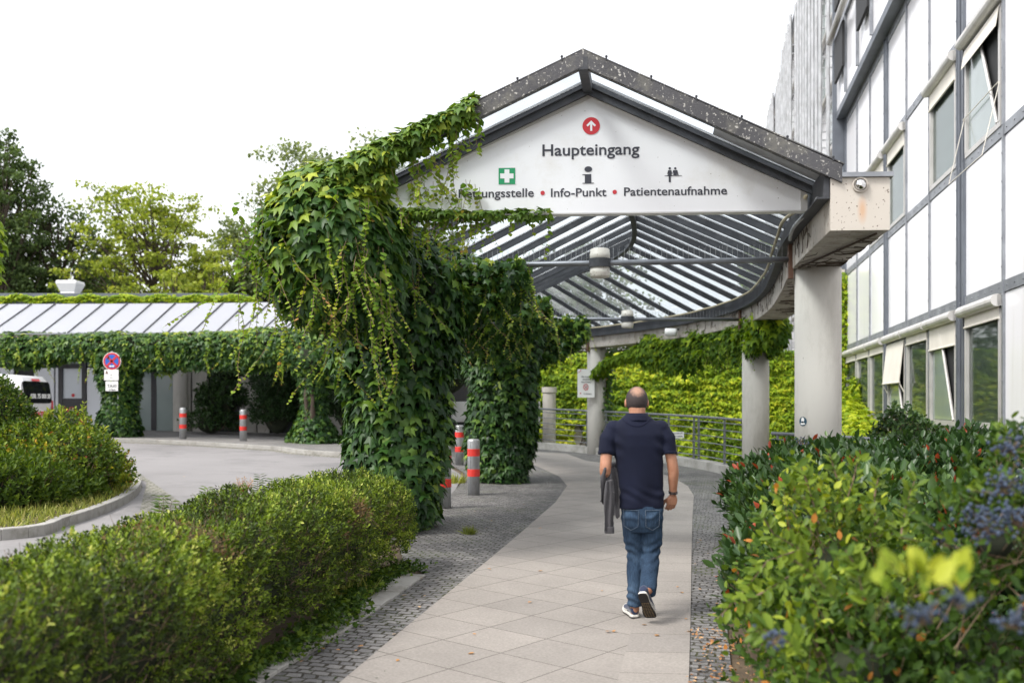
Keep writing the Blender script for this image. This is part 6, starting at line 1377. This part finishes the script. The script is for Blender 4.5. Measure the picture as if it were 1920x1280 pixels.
# navy polo shirt
def cloth(name,c,bump=.5,rough=.85,w=.12,fine=350,big=9,dirt=None,sheen=.3):
    m,t,b=newmat(name); L=t.links; co=coords(t)
    n1=N(t,'ShaderNodeTexNoise'); n1.inputs['Scale'].default_value=7; n1.inputs['Detail'].default_value=6; L.new(co,n1.inputs['Vector']); c=np.array(c)
    r=ramp(t,[(.3,tuple(c*(1-w))),(.72,tuple(c*(1+w)))]); L.new(n1.outputs[0],r.inputs[0]); L.new(r.outputs[0],b.inputs['Base Color']); b.inputs['Roughness'].default_value=rough; b.inputs['Sheen Weight'].default_value=sheen; b.inputs['Specular IOR Level'].default_value=.25
    n2=N(t,'ShaderNodeTexNoise'); n2.inputs['Scale'].default_value=fine; L.new(co,n2.inputs['Vector']); bp=N(t,'ShaderNodeBump'); bp.inputs['Strength'].default_value=bump; bp.inputs['Distance'].default_value=.002; L.new(n2.outputs[0],bp.inputs['Height']); L.new(bp.outputs[0],b.inputs['Normal']); return m
M['navy']=cloth('navy_polo',(.004,.0062,.02),.25,w=.15,sheen=.03); M['navy2']=cloth('navy_yoke',(.009,.011,.034),.25,w=.12,sheen=.05)
M['grey_knit']=cloth('grey_jacket',(.065,.063,.068),.5,sheen=.1); 
sh=MB()
def tr_(cx,py,wpx,ry,y=0): 
    c=mp(cx,py,y); return (c,wpx/2*px,ry)
torso(sh,[tr_(1202,952,85,.118),tr_(1202,938,84,.12),tr_(1201,915,82,.118),tr_(1200,885,84,.118),tr_(1198.5,860,88,.118),tr_(1197,835,95,.122,-.0),tr_(1196,815,102,.118),tr_(1195.5,802,106,.1,.0),tr_(1195,794,94,.088),tr_(1194.5,787,66,.074,.0),tr_(1194,780,48,.062,.0),tr_(1194,776,42,.055,.0)],36,2.5)
for a_,b_,c_,d_ in ((mp(1238,804,0),mp(1250,822,-.01),mp(1253.5,850,-.02),(.062,.068,.064)),(mp(1152,805,0),mp(1140,824,-.01),mp(1137,850,-.025),(.062,.067,.064))):
    n=(c_-b_); n/=np.linalg.norm(n); sh.tube([a_,(a_+b_)/2,b_,(b_+c_)/2,c_-n*.01,c_],[d_[0],.067,d_[1],.066,.063,.062],20); sh.blob(a_,.07,14,10); sh.blob(b_,.069,14,10)
wobS=Wob(301,9)
def folds(a):
    x=a[:,0]-MX; z=a[:,2]-MG; y=a[:,1]-MY
    d=.0035*wobS(a*[1,1,.35])
    d+=.009*np.sin(34*(x*.9-z*.32)+2*np.sin(z*6))*np.clip((1.25-z)/.3,0,1)*np.clip((z-.85)/.1,0,1)       # long diagonal folds of the back
    d+=.006*np.sin(70*(z+.25*x)+3*np.sin(x*12))*np.exp(-((z-.93)/.05)**2)                                 # bunching above the hem
    d+=.008*np.sin(60*(x*.5+z)+2)*np.exp(-((abs(x)-.17)/.05)**2)*np.exp(-((z-1.3)/.12)**2)                # armhole creases
    return d
so_=remesh(sh,'polo_shirt',M['navy'],man,.007,5,folds)
# collar and yoke seam
cl=MB(); R=[]
c0=mp(1194,776,.0)
for (z,rx,ry,dy) in ((-.045,.108,.088,.0),(-.02,.092,.08,0),(.006,.082,.074,.002),(.008,.075,.067,.002),(-.01,.078,.066,.0),(-.03,.09,.072,0)):
    R.append([c0+np.array([rx*math.cos(2*math.pi*k/36),ry*math.sin(2*math.pi*k/36)+dy-.002,z-.012*max(0,math.sin(2*math.pi*k/36))]) for k in range(36)])
cl.rings(R,cap=False); cl.build('collar',M['navy'],man,smooth=True)
ym=MB(); pts=[]
tv=so_.data; nv=len(tv.vertices); va=np.empty(nv*3,dtype=np.float32); tv.vertices.foreach_get('co',va); va=va.reshape(-1,3)+np.array(wloc(man))
for f in np.linspace(-1,1,25):
    xx=(1194-960)/F*7.4+f*.115; zz=mp(1194,798,0)[2]-.0+.075*(abs(f)**2.2)
    k=(abs(va[:,0]-xx)<.01)&(abs(va[:,2]-zz)<.012); 
    if k.any(): pts.append((xx,va[k][:,1].min()-.0005,zz))
if len(pts)>3: ym.tube(pts,.0022,5); ym.build('yoke_seam',M['navy2'],man,smooth=True)
for c_,a_ in ((mp(1253.5,850.5,-.02),mp(1250,822,-.01)),(mp(1137,850.5,-.025),mp(1140,824,-.01))):
    d=c_-a_; d/=np.linalg.norm(d); q=MB(); q.lathe(c_-d*.02,[(.0645,0),(.066,.003),(.066,.02),(.063,.022),(.058,.018)],24,axis=tuple(d)); q.build('sleeve_hem',M['navy'],man,smooth=True)
# jeans
mj,t,b=newmat('blue_denim'); L=t.links; co=coords(t)
n1=N(t,'ShaderNodeTexNoise'); n1.inputs['Scale'].default_value=5; n1.inputs['Detail'].default_value=6; L.new(co,n1.inputs['Vector']); r=ramp(t,[(.3,(.014,.027,.05)),(.55,(.03,.055,.095)),(.8,(.075,.12,.185))]); L.new(n1.outputs[0],r.inputs[0])
n3=N(t,'ShaderNodeTexNoise'); n3.inputs['Scale'].default_value=120; L.new(coords(t,(1,1,.12)),n3.inputs['Vector']); r3=ramp(t,[(.3,(.75,)*3),(.7,(1.25,)*3)]); L.new(n3.outputs[0],r3.inputs[0]); mx=N(t,'ShaderNodeMixRGB',blend_type='MULTIPLY'); mx.inputs[0].default_value=1; L.new(r.outputs[0],mx.inputs[1]); L.new(r3.outputs[0],mx.inputs[2]); L.new(mx.outputs[0],b.inputs['Base Color']); b.inputs['Roughness'].default_value=.9; b.inputs['Specular IOR Level'].default_value=.2
bp=N(t,'ShaderNodeBump'); bp.inputs['Strength'].default_value=.4; bp.inputs['Distance'].default_value=.002; L.new(n3.outputs[0],bp.inputs['Height']); L.new(bp.outputs[0],b.inputs['Normal'])
je=MB()
torso(je,[(mp(1204,932,0),.15,.1),(mp(1204,950,0),.158,.115),(mp(1204,968,-.005),.156,.122),(mp(1204,985,-.0),.15,.112),(mp(1205,996,0),.12,.09)],30,2.4)
lg=lambda pts:[(mp(*p[:3]),p[3]) for p in pts]
Lg=lg([(1186,965,0,.084),(1187,1000,.02,.08),(1190,1030,.045,.066),(1190.5,1045,.045,.064),(1191,1075,.02,.062),(1191,1105,.0,.06),(1190,1128,-.0,.056),(1190,1136,-.0,.055)])
Rg=lg([(1222,965,0,.084),(1222.5,1000,.01,.08),(1221,1028,.02,.068),(1220,1045,.0,.066),(1217,1075,-.1,.064),(1215,1098,-.185,.062),(1213.5,1110,-.235,.06)])
for G_ in (Lg,Rg):
    p=np.array([g_[0] for g_ in G_]); c=np.vstack([2*p[0]-p[1],p,2*p[-1]-p[-2]]); q=catmull3(c,5); rr_=np.interp(np.linspace(0,len(p)-1,len(q)),range(len(p)),[g_[1] for g_ in G_]); je.tube(list(q),list(rr_),22); je.blob(p[0],G_[0][1],14,10)
wJ=Wob(302,14)
def jf(a):
    z=a[:,2]-MG; x=a[:,0]-MX; d=.003*wJ(a)
    for zc,wd_,amp,fr in ((.5,.09,.0055,95),(.78,.05,.004,80),(.16,.08,.006,110)): d+=amp*np.sin(fr*z+9*x+3*np.sin(x*25))*np.exp(-((z-zc)/wd_)**2)
    return d
jo=remesh(je,'jeans',mj,man,.006,4,jf)
ja=np.empty(len(jo.data.vertices)*3,dtype=np.float32); jo.data.vertices.foreach_get('co',ja); ja=ja.reshape(-1,3)+np.array(wloc(man))
def surf(x,z):
    k=(abs(ja[:,0]-x)<.012)&(abs(ja[:,2]-z)<.012); return ja[k][:,1].min() if k.any() else MY-.12
M['stitch']=cloth('denim_light',(.05,.075,.11),.3); M['denimdark']=mj
for cx_ in (1184,1224):
    pk=MB(); W_,Hh=.055,.075; x0=(cx_-960)/F*7.38; z0=mp(1200,972,0)[2]; out=[(-W_,Hh),(W_,Hh),(W_*.9,-Hh*.6),(0,-Hh),(-W_*.9,-Hh*.6),(-W_,Hh)]
    pts=[]
    for i in range(5):
        for f in np.linspace(0,1,7)[:-1]:
            u=out[i][0]*(1-f)+out[i+1][0]*f; v=out[i][1]*(1-f)+out[i+1][1]*f; pts.append((x0+u,surf(x0+u,z0+v)-.001,z0+v))
    pk.tube(pts+[pts[0]],.0022,5); pk.build('back_pocket',M['stitch'],man,smooth=True)
# shoes
M['shoe']=cloth('navy_shoe',(.02,.03,.07),.4); M['sole_w']=pm('white_sole',(.62,.6,.56),.6,var=.06); M['sole_d']=pm('dark_tread',(.018,.015,.014),.8,var=.3,bump=.8,bs=120); M['tread']=pm('tread_marks',(.2,.14,.07),.7)
def shoe(heel,toe,up,lab):
    heel=np.array(heel,float);toe=np.array(toe,float); d=toe-heel; Ls=np.linalg.norm(d); d/=Ls; up=np.array(up,float); up-=d*np.dot(up,d); up/=np.linalg.norm(up); sd_=np.cross(d,up)
    def sl(f,w,h,z0,flat=1): # cross section ring
        c=heel+d*f*Ls; r=[]
        for k in range(20):
            a=2*math.pi*k/20; r.append(c+sd_*w*math.cos(a)+up*(z0+h*(.5+.5*math.sin(a))))
        return r
    def slab(f,w,z0,z1):
        c=heel+d*f*Ls; return [c+sd_*s_*w*q_+up*z for s_,q_,z in ((-1,1,z0),(-1,1.02,(z0+z1)/2),(-1,.96,z1),(1,.96,z1),(1,1.02,(z0+z1)/2),(1,1,z0))]
    F_=[0,.03,.12,.3,.5,.7,.85,.95,1.0]; Wd_=[.018,.03,.036,.034,.038,.049,.046,.034,.012]; Z=[.0,.0,.0,0,0,.0,.006,.018,.03]
    s=thing if False else None
    up_=MB(); R=[sl(f,w,h,.02+z,1) for f,w,h,z in zip([.0,.03,.1,.2,.32,.45,.6,.75,.88,.97],[.02,.03,.034,.034,.034,.036,.043,.044,.036,.015],[.06,.075,.088,.09,.088,.075,.06,.048,.04,.02],[0,0,0,0,0,0,0,0,.006,.014])]
    up_.rings(R); so1=up_.build('shoe',M['shoe'],man,smooth=True); so1.modifiers.new('s','SUBSURF').levels=1; so1.modifiers['s'].render_levels=1; so1['label']=lab
    m1=MB(); m1.rings([slab(f,w,.008+z,.027+z*1.1) for f,w,z in zip(F_,Wd_,Z)]); o=m1.build('midsole',M['sole_w'],so1,smooth=False,bevel=.004)
    m2=MB(); m2.rings([slab(f,w*.97,.0+z,.009+z) for f,w,z in zip(F_,Wd_,Z)]); m2.build('outsole',M['sole_d'],so1,bevel=.002)
    m3=MB()
    for i in range(10):
        f=.34+.055*i
        for j in (-1.2,-.4,.4,1.2):
            w=np.interp(f,F_,Wd_)*.5; c=heel+d*f*Ls+sd_*j*w+up*(np.interp(f,F_,Z)-.0005); m3.bar(c-sd_*.005-d*.004,c+sd_*.005+d*.004,.003,.003,up=tuple(up))
    m3.build('tread_pattern',M['tread'],so1)
    m4=MB()
    for f in (.5,.58,.66):
        for s_ in (-1,1):
            c=heel+d*f*Ls; w=np.interp(f,F_,Wd_)*.93; m4.bar(c+sd_*s_*(w+.002)+up*.03,c-d*.03+sd_*s_*(w-.012)+up*.065,.008,.003,up=tuple(sd_))
    m4.build('side_stripe',M['sole_w'],so1)
    return so1
lh=mp(1190,1157.5,.0); lh[2]=MG+.002
shoe(lh+[0,-.035,0],lh+[-.03,.25,0],(0,0,1),'planted left shoe')
rh=mp(1203.5,1113,-.33); rt=mp(1222,1167,-.17); rt[2]=MG+.012
shoe(rh,rt,(.25,.7,.75) if False else (.18,.8,.9),'lifted right shoe showing its dark sole')
# bracelet
br=MB(); d=(wrR-elR)/np.linalg.norm(wrR-elR); c_=mp(1262,921,.026)
for k_ in (0,.012): br.lathe(c_+d*k_,[(.031,-.004),(.036,0),(.031,.004),(.029,0)],24,axis=tuple(d+np.array([.2,0,.0])))
br.build('bracelet',M['black'],man,smooth=True)
# grey jacket over the left forearm
jk=thing('jacket',tuple(mp(1140,990,.05)),'grey knitted jacket hanging folded over the walking man left forearm','jacket')
def drape(cx0,cx1,top,bots,y0,y1,amp,seed,thick=.009,n=26):
    # closed sheet hanging from the arm: columns across u, rows down v
    m=MB(); r_=random.Random(seed); ph=r_.uniform(0,6); rows=14; A=[];B=[]
    for i in range(rows+1):
        f=i/rows; ra=[];rb=[]; tp_=.62+.38*min(1,f*3)
        for j in range(n+1):
            u=j/n; bot=np.interp(u,np.linspace(0,1,len(bots)),bots); pxx=(cx0+cx1)/2+(cx1-cx0)*(u-.5)*tp_*(1+.03*math.sin(f*9+ph)); pyy=top+(bot-top)*f
            y=y0+(y1-y0)*u+amp*(.35+.65*f)*(math.sin(u*13+ph+f*1.4)+.4*math.sin(u*31+2*ph-f*2)); p=mp(pxx,pyy,y); nn=np.array([.15*math.cos(u*15+ph),-1,0]); ra.append(p+nn*thick); rb.append(p-nn*thick)
        A.append(ra+rb[::-1])
    m.rings(A); return m
jm=drape(1126,1163,876,[940,946,936,925,950,974,968],-.09,.0,.03,5)
j2=drape(1128,1164,872,[930,955,965,960,955,950],.12,.16,.03,8)
slv=MB(); q=[mp(1149,912,-.06),mp(1146,928,-.09),mp(1144,945,-.1),mp(1142,965,-.11),mp(1143,984,-.11),mp(1142,998,-.11)]; rs=[.03,.038,.04,.038,.036,.036]
slv=drape(1133,1152,900,[995,998,999,998],-.13,-.1,.014,11,.011,16)
cf=MB(); cf.rings([[mp(1142.5,p_,-.115)+np.array([.037*math.cos(a_),.022*math.sin(a_),0]) for a_ in np.linspace(0,6.283,19)[:-1]] for p_ in (987,989,998,999)]); cf.build('cuff',M['grey_knit'],jk,smooth=True)
cap_=MB(); limb(cap_,[mp(1143,882,.06),mp(1150,878,.11),mp(1155,876,.16)],[.046,.052,.045])
for m_ in (j2,slv,cap_): jm.add(m_.v,m_.f)
wK=Wob(303,22)
def jkf(a):
    z=a[:,2]-MG; x=a[:,0]-MX
    return .0025*wK(a*[1,1,.45])+.004*np.sin(110*x+14*z+3*np.sin(z*11))*np.clip((1.12-z)/.1,0,1)
remesh(jm,'jacket_body',M['grey_knit'],jk,.0055,3,jkf)
